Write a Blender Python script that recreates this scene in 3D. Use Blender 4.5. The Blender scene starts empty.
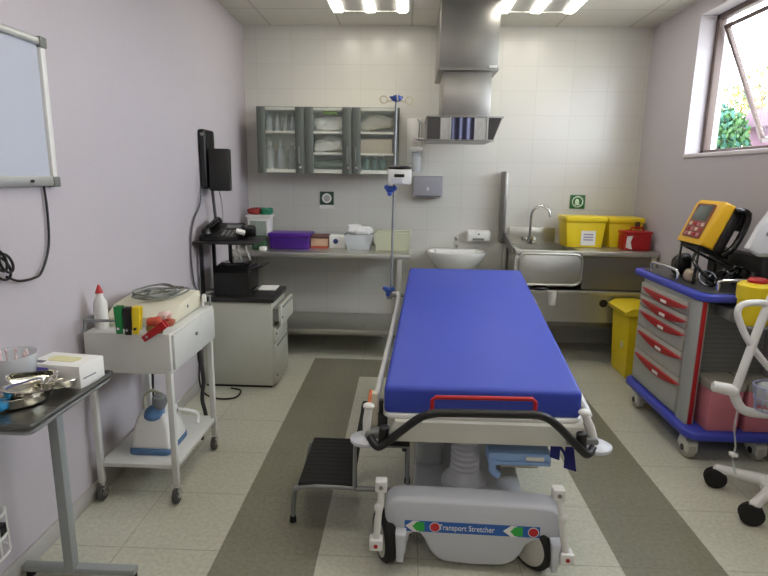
import bpy, bmesh, math, random
from mathutils import Matrix, Vector, Euler
random.seed(7)
SC = bpy.context.scene
COL = SC.collection
PI = math.pi

# ------------------------------------------------------------------ camera, world, exposure
def make_camera():
    th, ps, ro, h = .2022, .0361, .0155, 1.4965
    f = Vector((-math.sin(ps)*math.cos(th), math.cos(ps)*math.cos(th), -math.sin(th)))
    r = Vector((math.cos(ps), math.sin(ps), 0)); u = r.cross(f)
    r2 = r*math.cos(ro) + u*math.sin(ro); u2 = u*math.cos(ro) - r*math.sin(ro)
    cd = bpy.data.cameras.new('camera'); cd.sensor_width = 36; cd.lens = 550.2/768*36
    cd.clip_start = .02; cd.clip_end = 300
    c = bpy.data.objects.new('camera', cd); COL.objects.link(c)
    m = Matrix((r2, u2, -f)).transposed().to_4x4(); m.translation = (0, 0, h)
    c.matrix_world = m
    SC.camera = c
make_camera()

SKY_STRENGTH = 6.5
TUBE_STRENGTH = 12.0
w = bpy.data.worlds.new('overcast_sky'); SC.world = w; w.use_nodes = True
_n = w.node_tree.nodes; _bg = _n['Background']
_bg.inputs[0].default_value = (.86, .92, 1.0, 1); _bg.inputs[1].default_value = SKY_STRENGTH
SC.view_settings.view_transform = 'Standard'; SC.view_settings.look = 'None'
SC.view_settings.gamma = 1; SC.view_settings.exposure = 0.86
SC.view_settings.use_curve_mapping = False

# ------------------------------------------------------------------ materials
def lin(c):
    return tuple(((v/255)/12.92 if v/255 <= .04045 else ((v/255+.055)/1.055)**2.4) for v in c) + (1,)
class NT:
    """small node helper"""
    def __init__(s, name):
        s.m = bpy.data.materials.new(name); s.m.use_nodes = True; s.t = s.m.node_tree
        s.p = s.t.nodes['Principled BSDF']; s.out = s.t.nodes['Material Output']
    def new(s, k, **kw):
        n = s.t.nodes.new(k)
        for a, b in kw.items(): setattr(n, a, b)
        return n
    def link(s, a, b): s.t.links.new(a, b)
    def math(s, op, a, b=None):
        n = s.new('ShaderNodeMath', operation=op)
        for i, v in enumerate((a, b)):
            if v is None: continue
            if isinstance(v, (int, float)): n.inputs[i].default_value = v
            else: s.link(v, n.inputs[i])
        return n.outputs[0]
    def mix(s, fac, a, b):
        n = s.new('ShaderNodeMix', data_type='RGBA')
        for i, v in ((0, fac), (6, a), (7, b)):
            if isinstance(v, (int, float, tuple)): n.inputs[i].default_value = v
            else: s.link(v, n.inputs[i])
        return n.outputs[2]
    def noise(s, scale, detail=3, coord=None, vec=None):
        n = s.new('ShaderNodeTexNoise'); n.inputs['Scale'].default_value = scale; n.inputs['Detail'].default_value = detail
        if vec is None:
            tc = s.new('ShaderNodeTexCoord'); vec = tc.outputs['Object']
        s.link(vec, n.inputs['Vector'])
        return n.outputs[0]
    def bump(s, h, strength=.1, dist=.01):
        b = s.new('ShaderNodeBump'); b.inputs['Strength'].default_value = strength; b.inputs['Distance'].default_value = dist
        s.link(h, b.inputs['Height']); s.link(b.outputs[0], s.p.inputs['Normal'])
def scale_col(c, k): return tuple(min(1, v*k) for v in c[:3]) + (1,)
_mc = {}
def mat(name, rgb, rough=.5, metal=0., var=.06, nscale=14, bump=0., spec=.5, coat=0.):
    if name in _mc: return _mc[name]
    t = NT(name); c = lin(rgb)
    nz = t.noise(nscale)
    t.link(t.mix(nz, scale_col(c, 1-var), scale_col(c, 1+var)), t.p.inputs['Base Color'])
    t.p.inputs['Roughness'].default_value = rough; t.p.inputs['Metallic'].default_value = metal
    t.p.inputs['Specular IOR Level'].default_value = spec; t.p.inputs['Coat Weight'].default_value = coat
    if bump: t.bump(t.noise(nscale*9, 2), bump, .002)
    _mc[name] = t.m
    return t.m
def brushed(name, rgb, rough=.32, sx=(2, 2, 90)):
    t = NT(name); c = lin(rgb)
    tc = t.new('ShaderNodeTexCoord'); mp = t.new('ShaderNodeMapping'); mp.inputs['Scale'].default_value = sx
    t.link(tc.outputs['Object'], mp.inputs['Vector'])
    nz = t.noise(6, 3, vec=mp.outputs[0])
    t.link(t.mix(nz, scale_col(c, .88), scale_col(c, 1.1)), t.p.inputs['Base Color'])
    r = t.math('ADD', t.math('MULTIPLY', nz, .14), rough-.07); t.link(r, t.p.inputs['Roughness'])
    t.p.inputs['Metallic'].default_value = 1
    _mc[name] = t.m; return t.m
def thin_glass(name, rgb, alpha=.2, rough=.05):
    """clear thin plastic or glass: mostly see-through, with a tinted glossy surface"""
    t = NT(name); c = lin(rgb)
    tr = t.new('ShaderNodeBsdfTransparent'); ms = t.new('ShaderNodeMixShader')
    nz = t.noise(20); t.link(t.mix(nz, scale_col(c, .95), c), t.p.inputs['Base Color'])
    t.p.inputs['Roughness'].default_value = rough
    ms.inputs[0].default_value = alpha
    t.link(tr.outputs[0], ms.inputs[1]); t.link(t.p.outputs[0], ms.inputs[2]); t.link(ms.outputs[0], t.out.inputs[0])
    _mc[name] = t.m; return t.m
def emit(name, rgb, strength):
    t = NT(name); t.p.inputs['Base Color'].default_value = lin(rgb)
    t.p.inputs['Emission Color'].default_value = rgb_f(rgb); t.p.inputs['Emission Strength'].default_value = strength
    return t.m
def rgb_f(c): return tuple(v/255 for v in c) + (1,)

X0, Y0, TL = -.719, 1.937, .4
def floor_material():
    t = NT('vinyl_floor_tiles')
    g = t.new('ShaderNodeNewGeometry'); sp = t.new('ShaderNodeSeparateXYZ'); t.link(g.outputs['Position'], sp.inputs[0])
    x = t.math('DIVIDE', t.math('SUBTRACT', sp.outputs[0], X0), TL); y = t.math('DIVIDE', t.math('SUBTRACT', sp.outputs[1], Y0), TL)
    def band(v, a, b): return t.math('MULTIPLY', t.math('GREATER_THAN', v, a), t.math('LESS_THAN', v, b))
    side = t.math('MULTIPLY', t.math('ADD', band(x, 0, 1), band(x, 4, 5)), t.math('LESS_THAN', y, 6))
    back = t.math('MULTIPLY', band(y, 5, 6), band(x, 0, 5))
    dark = t.math('MAXIMUM', side, back)
    def grout(v):
        f = t.math('FRACT', t.math('ADD', v, 40.0)); d = t.math('ABSOLUTE', t.math('SUBTRACT', f, .5))
        return t.math('GREATER_THAN', d, .5-.006)
    gr = t.math('MAXIMUM', grout(x), grout(y))
    n1 = t.noise(55, 4, vec=g.outputs['Position']); n2 = t.noise(3, 3, vec=g.outputs['Position'])
    nn = t.math('ADD', t.math('MULTIPLY', n1, .75), t.math('MULTIPLY', n2, .25))
    r = t.new('ShaderNodeValToRGB'); r.color_ramp.elements[0].position = .36; r.color_ramp.elements[1].position = .64; t.link(nn, r.inputs[0]); nn = r.outputs[0]
    li = t.mix(nn, lin((184, 184, 168)), lin((202, 202, 187)))
    dk = t.mix(nn, lin((122, 121, 105)), lin((139, 137, 121)))
    c = t.mix(dark, li, dk)
    c = t.mix(t.math('MULTIPLY', gr, .45), c, lin((112, 110, 98)))
    t.link(c, t.p.inputs['Base Color'])
    t.p.inputs['Roughness'].default_value = .33; t.p.inputs['Specular IOR Level'].default_value = .35
    t.bump(n1, .04, .002)
    return t.m
def grid_material(name, axes, size, off, tile, joint, jw, rough, var=.05, strength=.6):
    """tiles or panels on a plane; axes are the two world axes of the plane"""
    t = NT(name)
    g = t.new('ShaderNodeNewGeometry'); sp = t.new('ShaderNodeSeparateXYZ'); t.link(g.outputs['Position'], sp.inputs[0])
    u = t.math('DIVIDE', t.math('SUBTRACT', sp.outputs[axes[0]], off[0]-10*size[0]), size[0])
    v = t.math('DIVIDE', t.math('SUBTRACT', sp.outputs[axes[1]], off[1]-10*size[1]), size[1])
    def gro(a, s):
        d = t.math('ABSOLUTE', t.math('SUBTRACT', t.math('FRACT', a), .5)); return t.math('GREATER_THAN', d, .5-jw/s)
    gr = t.math('MAXIMUM', gro(u, size[0]), gro(v, size[1]))
    cb = t.new('ShaderNodeCombineXYZ'); t.link(t.math('FLOOR', u), cb.inputs[0]); t.link(t.math('FLOOR', v), cb.inputs[1])
    wn = t.new('ShaderNodeTexWhiteNoise'); wn.noise_dimensions = '2D'; t.link(cb.outputs[0], wn.inputs['Vector'])
    fine = t.noise(40, 4, vec=g.outputs['Position'])
    k = t.math('ADD', t.math('MULTIPLY', wn.outputs[0], .5), t.math('MULTIPLY', fine, .5))
    c = t.mix(k, scale_col(lin(tile), 1-var), scale_col(lin(tile), 1+var))
    c = t.mix(t.math('MULTIPLY', gr, strength), c, lin(joint))
    t.link(c, t.p.inputs['Base Color']); t.p.inputs['Roughness'].default_value = rough
    return t.m
def plaster(name, rgb, scale=70):
    t = NT(name); c = lin(rgb); g = t.new('ShaderNodeNewGeometry')
    a = t.noise(scale, 5, vec=g.outputs['Position']); b = t.noise(2.2, 2, vec=g.outputs['Position'])
    k = t.math('ADD', t.math('MULTIPLY', a, .5), t.math('MULTIPLY', b, .5))
    t.link(t.mix(k, scale_col(c, .92), scale_col(c, 1.07)), t.p.inputs['Base Color'])
    t.p.inputs['Roughness'].default_value = .75; t.bump(a, .12, .003)
    return t.m

STEEL = brushed('brushed_stainless_steel', (205, 205, 197), .42)
STEEL_D = brushed('brushed_duct_steel', (150, 149, 145), .38, (1, 1, 60))
CHROME = mat('polished_chrome', (222, 222, 222), .12, 1, .03)
BLACK = mat('black_plastic', (15, 15, 16), .42)
BLACKR = mat('black_rubber', (20, 20, 20), .8, bump=.1)
WHITE = mat('white_plastic', (222, 222, 218), .4, var=.03)
CREAM = mat('cream_plastic', (212, 208, 186), .5, var=.04)
GREYW = mat('pale_grey_moulded_plastic', (196, 199, 206), .38, var=.03)
PAPER = mat('white_paper', (232, 232, 228), .8, var=.03)
BLUE_VINYL = mat('royal_blue_vinyl', (48, 68, 172), .5, var=.05, nscale=6, bump=.05)
BLUE_TRIM = mat('violet_blue_moulding', (62, 72, 178), .4)
PALE_BLUE = mat('pale_blue_plastic', (146, 180, 226), .42)
NAVY = mat('navy_webbing', (28, 32, 110), .8)
RED = mat('red_plastic', (172, 22, 28), .4)
GREEN = mat('green_plastic', (22, 128, 62), .45)
YELLOW = mat('yellow_plastic', (232, 205, 28), .42)
AMBER = mat('amber_yellow_casing', (222, 172, 30), .42)
GREY_P = mat('grey_powder_coat', (128, 130, 128), .5)
GREY_T = mat('grey_steel_tube', (140, 143, 143), .42, .3)
TROLLEY = mat('white_enamel', (204, 205, 200), .42, var=.03)
PED = mat('grey_office_laminate', (186, 187, 174), .55, var=.04)
ALU = mat('satin_aluminium', (190, 192, 190), .4, .8)
CABG = mat('grey_green_aluminium', (98, 104, 98), .45, .3)
GLASS = thin_glass('clear_glass', (205, 220, 216), .07)
CLEAR = thin_glass('clear_plastic', (222, 228, 230), .45, .15)
CLEARC = thin_glass('cloudy_plastic', (215, 218, 190), .62, .3)
PURPLE = mat('purple_plastic', (70, 24, 130), .4)
PINK = mat('pink_plastic', (196, 118, 128), .5)
TAUPE = mat('grey_beige_plastic', (150, 148, 136), .5)
CARTG = mat('cart_grey_enamel', (178, 179, 170), .45)
CARTD = mat('dark_grey_slats', (108, 110, 106), .5)
PORC = mat('white_porcelain', (226, 227, 222), .16, var=.02, coat=.3)
WOOD = mat('dark_window_frame_paint', (92, 76, 70), .5)
TEAL = mat('teal_glass_bottle', (96, 130, 124), .25)

# ------------------------------------------------------------------ mesh builder
class B:
    def __init__(s): s.bm = bmesh.new()
    def add(s, t, mi=0, M=None):
        if M is not None: bmesh.ops.transform(t, matrix=M, verts=t.verts)
        for f in t.faces: f.material_index = mi
        me = bpy.data.meshes.new('tmp'); t.to_mesh(me); t.free()
        s.bm.from_mesh(me); bpy.data.meshes.remove(me); return s
    def box(s, x0, x1, y0, y1, z0, z1, bev=0., m=0, seg=2, M=None):
        t = bmesh.new(); bmesh.ops.create_cube(t, size=1)
        for v in t.verts: v.co = Vector(((x0+x1)/2+v.co.x*(x1-x0), (y0+y1)/2+v.co.y*(y1-y0), (z0+z1)/2+v.co.z*(z1-z0)))
        if bev: bmesh.ops.bevel(t, geom=t.edges[:], offset=bev, segments=seg, profile=.5, affect='EDGES')
        return s.add(t, m, M)
    def obox(s, c, size, rot=(0, 0, 0), bev=0., m=0, seg=2):
        M = Matrix.Translation(c) @ Euler(rot).to_matrix().to_4x4()
        a, b_, d = size[0]/2, size[1]/2, size[2]/2
        return s.box(-a, a, -b_, b_, -d, d, bev, m, seg, M)
    def tube(s, pts, r, seg=8, m=0, closed=False, smooth=0):
        pts = [Vector(p) for p in pts]
        if smooth: pts = catmull(pts, smooth, closed)
        n = len(pts); t = bmesh.new(); rings = []; prev = None
        for i, p in enumerate(pts):
            if closed: d = pts[(i+1) % n]-pts[i-1]
            else: d = pts[min(i+1, n-1)]-pts[max(i-1, 0)]
            d.normalize()
            if prev is None:
                a = d.orthogonal().normalized()
            else:
                a = prev - d*prev.dot(d)
                a = a.normalized() if a.length > 1e-5 else d.orthogonal().normalized()
            prev = a; c = d.cross(a); rr = r(i/(n-1)) if callable(r) else r
            rings.append([t.verts.new(p+(a*math.cos(2*PI*k/seg)+c*math.sin(2*PI*k/seg))*rr) for k in range(seg)])
        for i in range(n if closed else n-1):
            A, Bq = rings[i], rings[(i+1) % n]
            for k in range(seg): t.faces.new((A[k], A[(k+1) % seg], Bq[(k+1) % seg], Bq[k]))
        if not closed: t.faces.new(rings[0][::-1]); t.faces.new(rings[-1])
        bmesh.ops.recalc_face_normals(t, faces=t.faces)
        return s.add(t, m)
    def cyl(s, p0, p1, r0, r1=None, seg=20, m=0, bev=0.):
        p0, p1 = Vector(p0), Vector(p1); r1 = r0 if r1 is None else r1; L = (p1-p0).length
        pr = [(0, 0), (r0, 0), (r1, L), (0, L)]
        if bev: pr = [(0, 0), (r0-bev, 0), (r0, bev), (r1, L-bev), (r1-bev, L), (0, L)]
        return s.lathe(pr, p0, seg, m, p1-p0)
    def lathe(s, prof, o=(0, 0, 0), seg=20, m=0, axis=(0, 0, 1), sx=1, sy=1):
        t = bmesh.new(); rings = []
        for r, z in prof:
            if r < 1e-6: rings.append([t.verts.new((0, 0, z))])
            else: rings.append([t.verts.new((r*sx*math.cos(2*PI*k/seg), r*sy*math.sin(2*PI*k/seg), z)) for k in range(seg)])
        for a, b_ in zip(rings, rings[1:]):
            for k in range(seg):
                k2 = (k+1) % seg
                if len(a) == 1 and len(b_) == 1: continue
                if len(a) == 1: t.faces.new((a[0], b_[k2], b_[k]))
                elif len(b_) == 1: t.faces.new((a[k], a[k2], b_[0]))
                else: t.faces.new((a[k], a[k2], b_[k2], b_[k]))
        bmesh.ops.recalc_face_normals(t, faces=t.faces)
        q = Vector((0, 0, 1)).rotation_difference(Vector(axis).normalized()).to_matrix().to_4x4()
        return s.add(t, m, Matrix.Translation(o) @ q)
    def prism(s, poly, ax, a0, a1, bev=0., m=0, M=None, seg=2):
        """poly: 2D points of the outline; ax: the axis it is extruded along"""
        def P(u, v, a): return {'x': (a, u, v), 'y': (u, a, v), 'z': (u, v, a)}[ax]
        t = bmesh.new()
        A = [t.verts.new(P(u, v, a0)) for u, v in poly]; C = [t.verts.new(P(u, v, a1)) for u, v in poly]
        t.faces.new(A); t.faces.new(C[::-1]); n = len(poly)
        for i in range(n): t.faces.new((A[i], C[i], C[(i+1) % n], A[(i+1) % n]))
        bmesh.ops.recalc_face_normals(t, faces=t.faces)
        if bev:
            es = [e for e in t.edges if abs((e.verts[0].co-e.verts[1].co)['xyz'.index(ax)]) < 1e-6]
            bmesh.ops.bevel(t, geom=es, offset=bev, segments=seg, profile=.5, affect='EDGES')
        return s.add(t, m, M)
    def ell(s, c, rad, rot=(0, 0, 0), m=0, u=16, v=10):
        t = bmesh.new(); bmesh.ops.create_uvsphere(t, u_segments=u, v_segments=v, radius=1)
        return s.add(t, m, Matrix.Translation(c) @ Euler(rot).to_matrix().to_4x4() @ Matrix.Diagonal((*rad, 1)))
    def lump(s, c, rad, amp=.25, seed=0, m=0, sub=3, flat=None):
        """crumpled soft bundle"""
        t = bmesh.new(); bmesh.ops.create_icosphere(t, subdivisions=sub, radius=1)
        rnd = random.Random(seed); dirs = [(Vector((rnd.uniform(-1, 1), rnd.uniform(-1, 1), rnd.uniform(-1, 1))), rnd.uniform(2, 6), rnd.uniform(0, 6)) for _ in range(7)]
        for v in t.verts:
            k = 1+sum(amp/3*math.sin(d.dot(v.co)*f+p) for d, f, p in dirs)
            q = v.co*k
            # squarer than a sphere
            q = Vector((math.copysign(abs(q.x)**.7, q.x), math.copysign(abs(q.y)**.7, q.y), math.copysign(abs(q.z)**.7, q.z)))
            v.co = Vector((c[0]+q.x*rad[0], c[1]+q.y*rad[1], c[2]+q.z*rad[2]))
            if flat is not None: v.co.z = max(v.co.z, flat)
        return s.add(t, m)
    def disc(s, c, r, n, th=.002, m=0, seg=24):
        n = Vector(n).normalized(); c = Vector(c); return s.cyl(c, c+n*th, r, seg=seg, m=m)
    def ring(s, c, r, rt, n=(0, 0, 1), m=0, seg=28, sx=1):
        n = Vector(n).normalized(); a = n.orthogonal().normalized(); b_ = n.cross(a)
        return s.tube([Vector(c)+a*math.cos(2*PI*k/seg)*r*sx+b_*math.sin(2*PI*k/seg)*r for k in range(seg)], rt, 6, m, True)
    def loft(s, poly, rows, m=0):
        """outline in x-z carried along y with a small inset per row, for rounded moulded fronts"""
        t = bmesh.new(); n = len(poly); P = [Vector((u, v)) for u, v in poly]
        area = sum(P[i].x*P[(i+1) % n].y-P[(i+1) % n].x*P[i].y for i in range(n)); sg = 1 if area > 0 else -1
        nor = []
        for i in range(n):
            d = (P[(i+1) % n]-P[i]).normalized()+(P[i]-P[i-1]).normalized()
            d = d.normalized() if d.length > 1e-6 else Vector((1, 0)); nor.append(Vector((-d.y, d.x))*sg)
        R_ = [[t.verts.new((P[i].x+nor[i].x*k, y, P[i].y+nor[i].y*k)) for i in range(n)] for y, k in rows]
        for a, b_ in zip(R_, R_[1:]):
            for i in range(n): t.faces.new((a[i], a[(i+1) % n], b_[(i+1) % n], b_[i]))
        f = [t.faces.new(R_[0]), t.faces.new(R_[-1][::-1])]
        bmesh.ops.recalc_face_normals(t, faces=t.faces)
        bmesh.ops.triangulate(t, faces=f)
        return s.add(t, m)
    def warp(s, f):
        for v in s.bm.verts: v.co = Vector(f(*v.co))
        return s
    def xf(s, M): bmesh.ops.transform(s.bm, matrix=M, verts=s.bm.verts); return s
    def to(s, name, mats, parent=None, at=None, sharp=38):
        """link as ONE mesh object. World coordinates in; stored relative to its thing (or to 'at')"""
        off = Vector((0, 0, 0))
        if parent is not None:
            q = parent
            while q.parent is not None: q = q.parent
            off = Vector(q.location)
        elif at is not None: off = Vector(at)
        for v in s.bm.verts: v.co -= off
        th = math.radians(sharp)
        for f in s.bm.faces: f.smooth = True
        for e in s.bm.edges:
            if len(e.link_faces) == 2: e.smooth = e.calc_face_angle(0) < th
        me = bpy.data.meshes.new(name); s.bm.to_mesh(me); s.bm.free()
        for m_ in (mats if isinstance(mats, (list, tuple)) else [mats]): me.materials.append(m_)
        o = bpy.data.objects.new(name, me); COL.objects.link(o)
        if parent is not None: o.parent = parent
        elif at is not None: o.location = at
        return o
def catmull(pts, n, closed=False):
    out = []; N = len(pts)
    rng = N if closed else N-1
    for i in range(rng):
        if closed: p0, p1, p2, p3 = pts[i-1], pts[i], pts[(i+1) % N], pts[(i+2) % N]
        else: p0, p1, p2, p3 = pts[max(i-1, 0)], pts[i], pts[i+1], pts[min(i+2, N-1)]
        for k in range(n):
            t = k/n
            out.append(.5*((2*p1)+(p2-p0)*t+(2*p0-5*p1+4*p2-p3)*t*t+(3*p1-p0-3*p2+p3)*t**3))
    if not closed: out.append(pts[-1])
    return out
def tag(o, label, cat, group=None, kind=None):
    o['label'] = label; o['category'] = cat
    if group: o['group'] = group
    if kind: o['kind'] = kind
    return o
def thing(name, label, cat, loc=(0, 0, 0), group=None):
    o = bpy.data.objects.new(name, None); o.empty_display_size = .05; COL.objects.link(o); o.location = loc
    return tag(o, label, cat, group)
def structure(o): o['kind'] = 'structure'; return o
def dup(o, delta=(0, 0, 0), label=None, parent=None):
    """a thing with its parts and their sub-parts"""
    c = o.copy(); COL.objects.link(c)
    if parent is not None: c.parent = parent
    else:
        c.location = Vector(o.location)+Vector(delta)
        if label: c['label'] = label
    for ch in [q for q in bpy.data.objects if q.parent == o]: dup(ch, parent=c)
    return c
def text_mesh(txt, size, M, name, m, parent):
    cu = bpy.data.curves.new('txt', 'FONT'); cu.body = txt; cu.size = size; cu.extrude = .0008; cu.align_x = 'CENTER'; cu.align_y = 'CENTER'
    o = bpy.data.objects.new('txt', cu); COL.objects.link(o)
    me = bpy.data.meshes.new_from_object(o.evaluated_get(bpy.context.evaluated_depsgraph_get()))
    bpy.data.objects.remove(o); bpy.data.curves.remove(cu)
    b = B(); b.bm.from_mesh(me); bpy.data.meshes.remove(me); b.xf(M)
    return b.to(name, m, parent)
def roundrect(x0, x1, y0, y1, r, n=5):
    out = []
    for cx, cy, a in ((x1-r, y1-r, 0), (x0+r, y1-r, 90), (x0+r, y0+r, 180), (x1-r, y0+r, 270)):
        for k in range(n+1):
            t = math.radians(a+90*k/n); out.append((cx+r*math.cos(t), cy+r*math.sin(t)))
    return out

# ------------------------------------------------------------------ the room
XL, XR, YB, YF, ZC = -1.417, 2.02, 4.98, -1.5, 2.73
LILAC = plaster('lilac_plaster', (187, 181, 186))
TILEW = grid_material('white_wall_tiles', (0, 2), (.3, .2), (-1.417+.11, .02), (205, 204, 197), (172, 171, 164), .0024, .25, .03, .32)
structure(B().box(XL-.1, XR+.22, YF-.1, YB+.1, -.1, 0).to('floor', floor_material()))
structure(B().box(XL-.1, XR+.22, YF-.1, YB+.1, ZC, ZC+.1).to('ceiling', grid_material('ceiling_panels', (0, 1), (.6, .6), (-.58, 4.5), (214, 212, 202), (160, 158, 150), .007, .85, .04, .6)))
structure(B().box(XL-.1, XL, YF, YB, 0, ZC).to('wall_left', LILAC))
structure(B().box(XL-.1, XR+.22, YB, YB+.1, 0, ZC).to('wall_back', TILEW))
structure(B().box(XL-.1, XR+.22, YF-.1, YF, 0, ZC).to('wall_front', LILAC))
WY0, WY1, WZ0, WZ1 = 1.35, 4.2, 1.672, 2.615       # the window opening
wr = B().box(XR, XR+.22, YF, YB, 0, WZ0).box(XR, XR+.22, YF, YB, WZ1, ZC).box(XR, XR+.22, YF, WY0, WZ0, WZ1).box(XR, XR+.22, WY1, YB, WZ0, WZ1)
structure(wr.to('wall_right', LILAC))
SKIRT = mat('grey_skirting_tile', (176, 174, 168), .4)
structure(B().box(XL, XL+.012, YF, YB, 0, .075, .002).to('baseboard_left', SKIRT))
structure(B().box(XR-.012, XR, YF, YB, 0, .075, .002).to('baseboard_right', SKIRT))
# window: dark outer frame, a mullion and two awning sashes pushed out at the bottom
wx = XR+.11
wf = B()
for a in (WY0+.02, WY1-.02): wf.box(wx, wx+.05, a-.02, a+.02, WZ0, WZ1, .004)
for a in (WZ0+.015, WZ1-.02): wf.box(wx, wx+.05, WY0, WY1, a-.015, a+.02, .004)
wf.box(wx, wx+.05, 2.75, 2.79, WZ0, WZ1, .004)
WIN = structure(wf.to('window_1', WOOD))
def sash(y0, y1):
    L = WZ1-WZ0-.09; ang = math.radians(25)
    M = Matrix.Translation((wx+.03, 0, WZ1-.075)) @ Matrix.Rotation(-ang, 4, 'Y')
    f = B()
    f.box(-.015, .015, y0, y0+.028, -L, 0, .003); f.box(-.015, .015, y1-.028, y1, -L, 0, .003)
    f.box(-.015, .015, y0, y1, -.028, 0, .003); f.box(-.015, .015, y0, y1, -L, -L+.035, .003)
    s_ = f.xf(M).to('sash', WOOD, WIN); s_['label'] = 'tilted window sash'
    B().box(-.003, .003, y0+.02, y1-.02, -L+.02, -.02).xf(M).to('pane', thin_glass('window_glass', (235, 240, 245), .06, .02), s_)
sash(2.80, 4.135); sash(1.41, 2.74)
structure(B().box(XR-.012, XR+.11, WY0-.02, WY1+.0, WZ0-.02, WZ0+.006, .004).to('trim_1', mat('white_sill_paint', (214, 208, 212), .5)))

# ------------------------------------------------------------------ ceiling lights (the lamps carry the room's light)
TUBE = emit('fluorescent_tube', (255, 240, 214), TUBE_STRENGTH)
def ceiling_light(x0, y0, label):
    t = thing('ceiling_light', label, 'ceiling light', (x0+.3, y0+.3, ZC), 'square ceiling lights with three tubes')
    fr = B()
    fr.box(x0, x0+.6, y0, y0+.02, ZC-.012, ZC).box(x0, x0+.6, y0+.58, y0+.6, ZC-.012, ZC).box(x0, x0+.02, y0, y0+.6, ZC-.012, ZC).box(x0+.58, x0+.6, y0, y0+.6, ZC-.012, ZC)
    fr.to('frame', TROLLEY, t)
    B().box(x0+.02, x0+.58, y0+.02, y0+.58, ZC-.006, ZC-.001).to('reflector', mat('grey_louvre', (150, 150, 146), .4), t)
    for k in range(3):
        xc = x0+.055+.245*k
        B().prism(roundrect(xc-.036, xc+.036, ZC-.022, ZC-.004, .008, 3), 'y', y0+.03, y0+.57).to('tube', TUBE, t)
    return t
ceiling_light(-.60, 3.95, 'square ceiling light with three glowing tubes above the glass wall cabinet')
ceiling_light(.65, 3.95, 'square ceiling light with three glowing tubes between the duct and the window')
for y in (1.5, -.9):
    for x in (-.60, .65):
        ceiling_light(x, y, 'square ceiling light overhead, out of the picture beyond the tubes in view')

# ------------------------------------------------------------------ extraction hood over the wash basin
hd = thing('extractor_hood', 'stainless steel extractor hood hanging from ceiling on a stepped square duct', 'extractor hood', (.43, 4.5, 1.755))
B().box(.222, .640, 4.20, 4.80, 2.255, 2.729, .003).box(.216, .646, 4.194, 4.80, 2.242, 2.258, .002).to('upper_duct', STEEL_D, hd)
B().box(.575, .632, 4.186, 4.196, 2.258, 2.276).to('label_plate', PAPER, hd)
B().box(.258, .604, 4.23, 4.76, 1.925, 2.244, .002).to('lower_duct', brushed('brushed_steel_lower', (168, 167, 163), .36, (1, 1, 60)), hd)
cn = B().prism([(.145, 1.755), (.636, 1.755), (.700, 1.925), (.145, 1.925)], 'y', 4.225, 4.72)
cn.box(.140, .704, 4.208, 4.72, 1.918, 1.930, .002).box(.142, .640, 4.210, 4.225, 1.752, 1.762, .002)
cn.to('canopy', STEEL_D, hd)
HD = mat('dark_smoked_panel', (62, 60, 58), .25); HM = mat('mottled_steel_mesh', (186, 186, 182), .3, .6, .25, 60)
B().box(.150, .242, 4.212, 4.225, 1.765, 1.917).to('side_panel', HD, hd)
B().prism([(.596, 1.765), (.634, 1.765), (.688, 1.917), (.596, 1.917)], 'y', 4.212, 4.225).to('side_panel', HD, hd)
B().box(.247, .308, 4.212, 4.225, 1.765, 1.917).to('steel_filter', HM, hd)
B().box(.506, .578, 4.212, 4.225, 1.765, 1.917).to('steel_filter', HM, hd)
ow = [(.324+.168*k/40, 4.216-.004*math.cos(2*PI*3*k/40)-.006*math.sin(PI*k/40)) for k in range(41)]
B().prism(ow+[(.492, 4.225), (.324, 4.225)], 'z', 1.764, 1.918).to('blue_filter', mat('violet_blue_filter', (62, 63, 86), .35, .5), hd)
for x in (.311, .493, .582): B().box(x, x+.011, 4.204, 4.225, 1.762, 1.920).to('frame_bar', ALU, hd)

# ------------------------------------------------------------------ wall cabinet with glass doors, and what stands in it
wc = thing('wall_cabinet', 'grey glass-fronted wall cabinet with three doors, hung above the steel counter', 'cabinet', (-.65, 4.82, 1.505))
cx0, cx1, cz0, cz1 = -1.235, -.065, 1.505, 2.03
ca = B()
ca.box(cx0, cx0+.018, 4.67, 4.978, cz0, cz1).box(cx1-.018, cx1, 4.67, 4.978, cz0, cz1)
ca.box(cx0, cx1, 4.67, 4.978, cz0, cz0+.03).box(cx0, cx1, 4.67, 4.978, cz1-.022, cz1).box(cx0, cx1, 4.96, 4.978, cz0, cz1)
for x in (-.845, -.455): ca.box(x-.009, x+.009, 4.68, 4.96, cz0, cz1)
ca.to('carcass', mat('cream_laminate', (228, 227, 214), .5), wc)
SHELF = [(-1.217, -.854, 1.845), (-.836, -.464, 1.675), (-.836, -.464, 1.845), (-.446, -.083, 1.675), (-.446, -.083, 1.845)]
for x0, x1, z in SHELF: B().box(x0, x1, 4.69, 4.96, z-.018, z).to('shelf', mat('cream_laminate', 0), wc)
for (x0, x1, a, c_, hx) in ((-1.237, -.848, .068, .072, -.885), (-.842, -.458, .072, .072, -.488), (-.452, -.063, .072, .036, -.418)):
    d = B()
    for p, q in ((x0, x0+a), (x1-c_, x1)):
        d.prism([(p, 4.668), (p, 4.655), (p+.25*(q-p), 4.646), (p+.75*(q-p), 4.646), (q, 4.655), (q, 4.668)], 'z', cz0-.004, cz1+.002)
    d.box(x0+a-.004, x1-c_+.004, 4.656, 4.664, cz0-.004, cz0+.0).box(x0+a-.004, x1-c_+.004, 4.656, 4.664, cz1-.001, cz1+.002)
    dr = d.to('door', CABG, wc)
    B().box(x0+a-.005, x1-c_+.005, 4.657, 4.662, cz0+.002, cz1-.002).to('glass_pane', GLASS, dr)
    B().tube([(hx, 4.648, 1.585), (hx, 4.622, 1.59), (hx, 4.622, 1.71), (hx, 4.648, 1.715)], .006, 8).to('handle', mat('dull_handle_metal', (140, 144, 138), .45, .5), dr)
    B().disc((hx+.008, 4.648, 1.55), .011, (0, -1, 0), .006, seg=14).to('lock', CHROME, dr)
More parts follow.
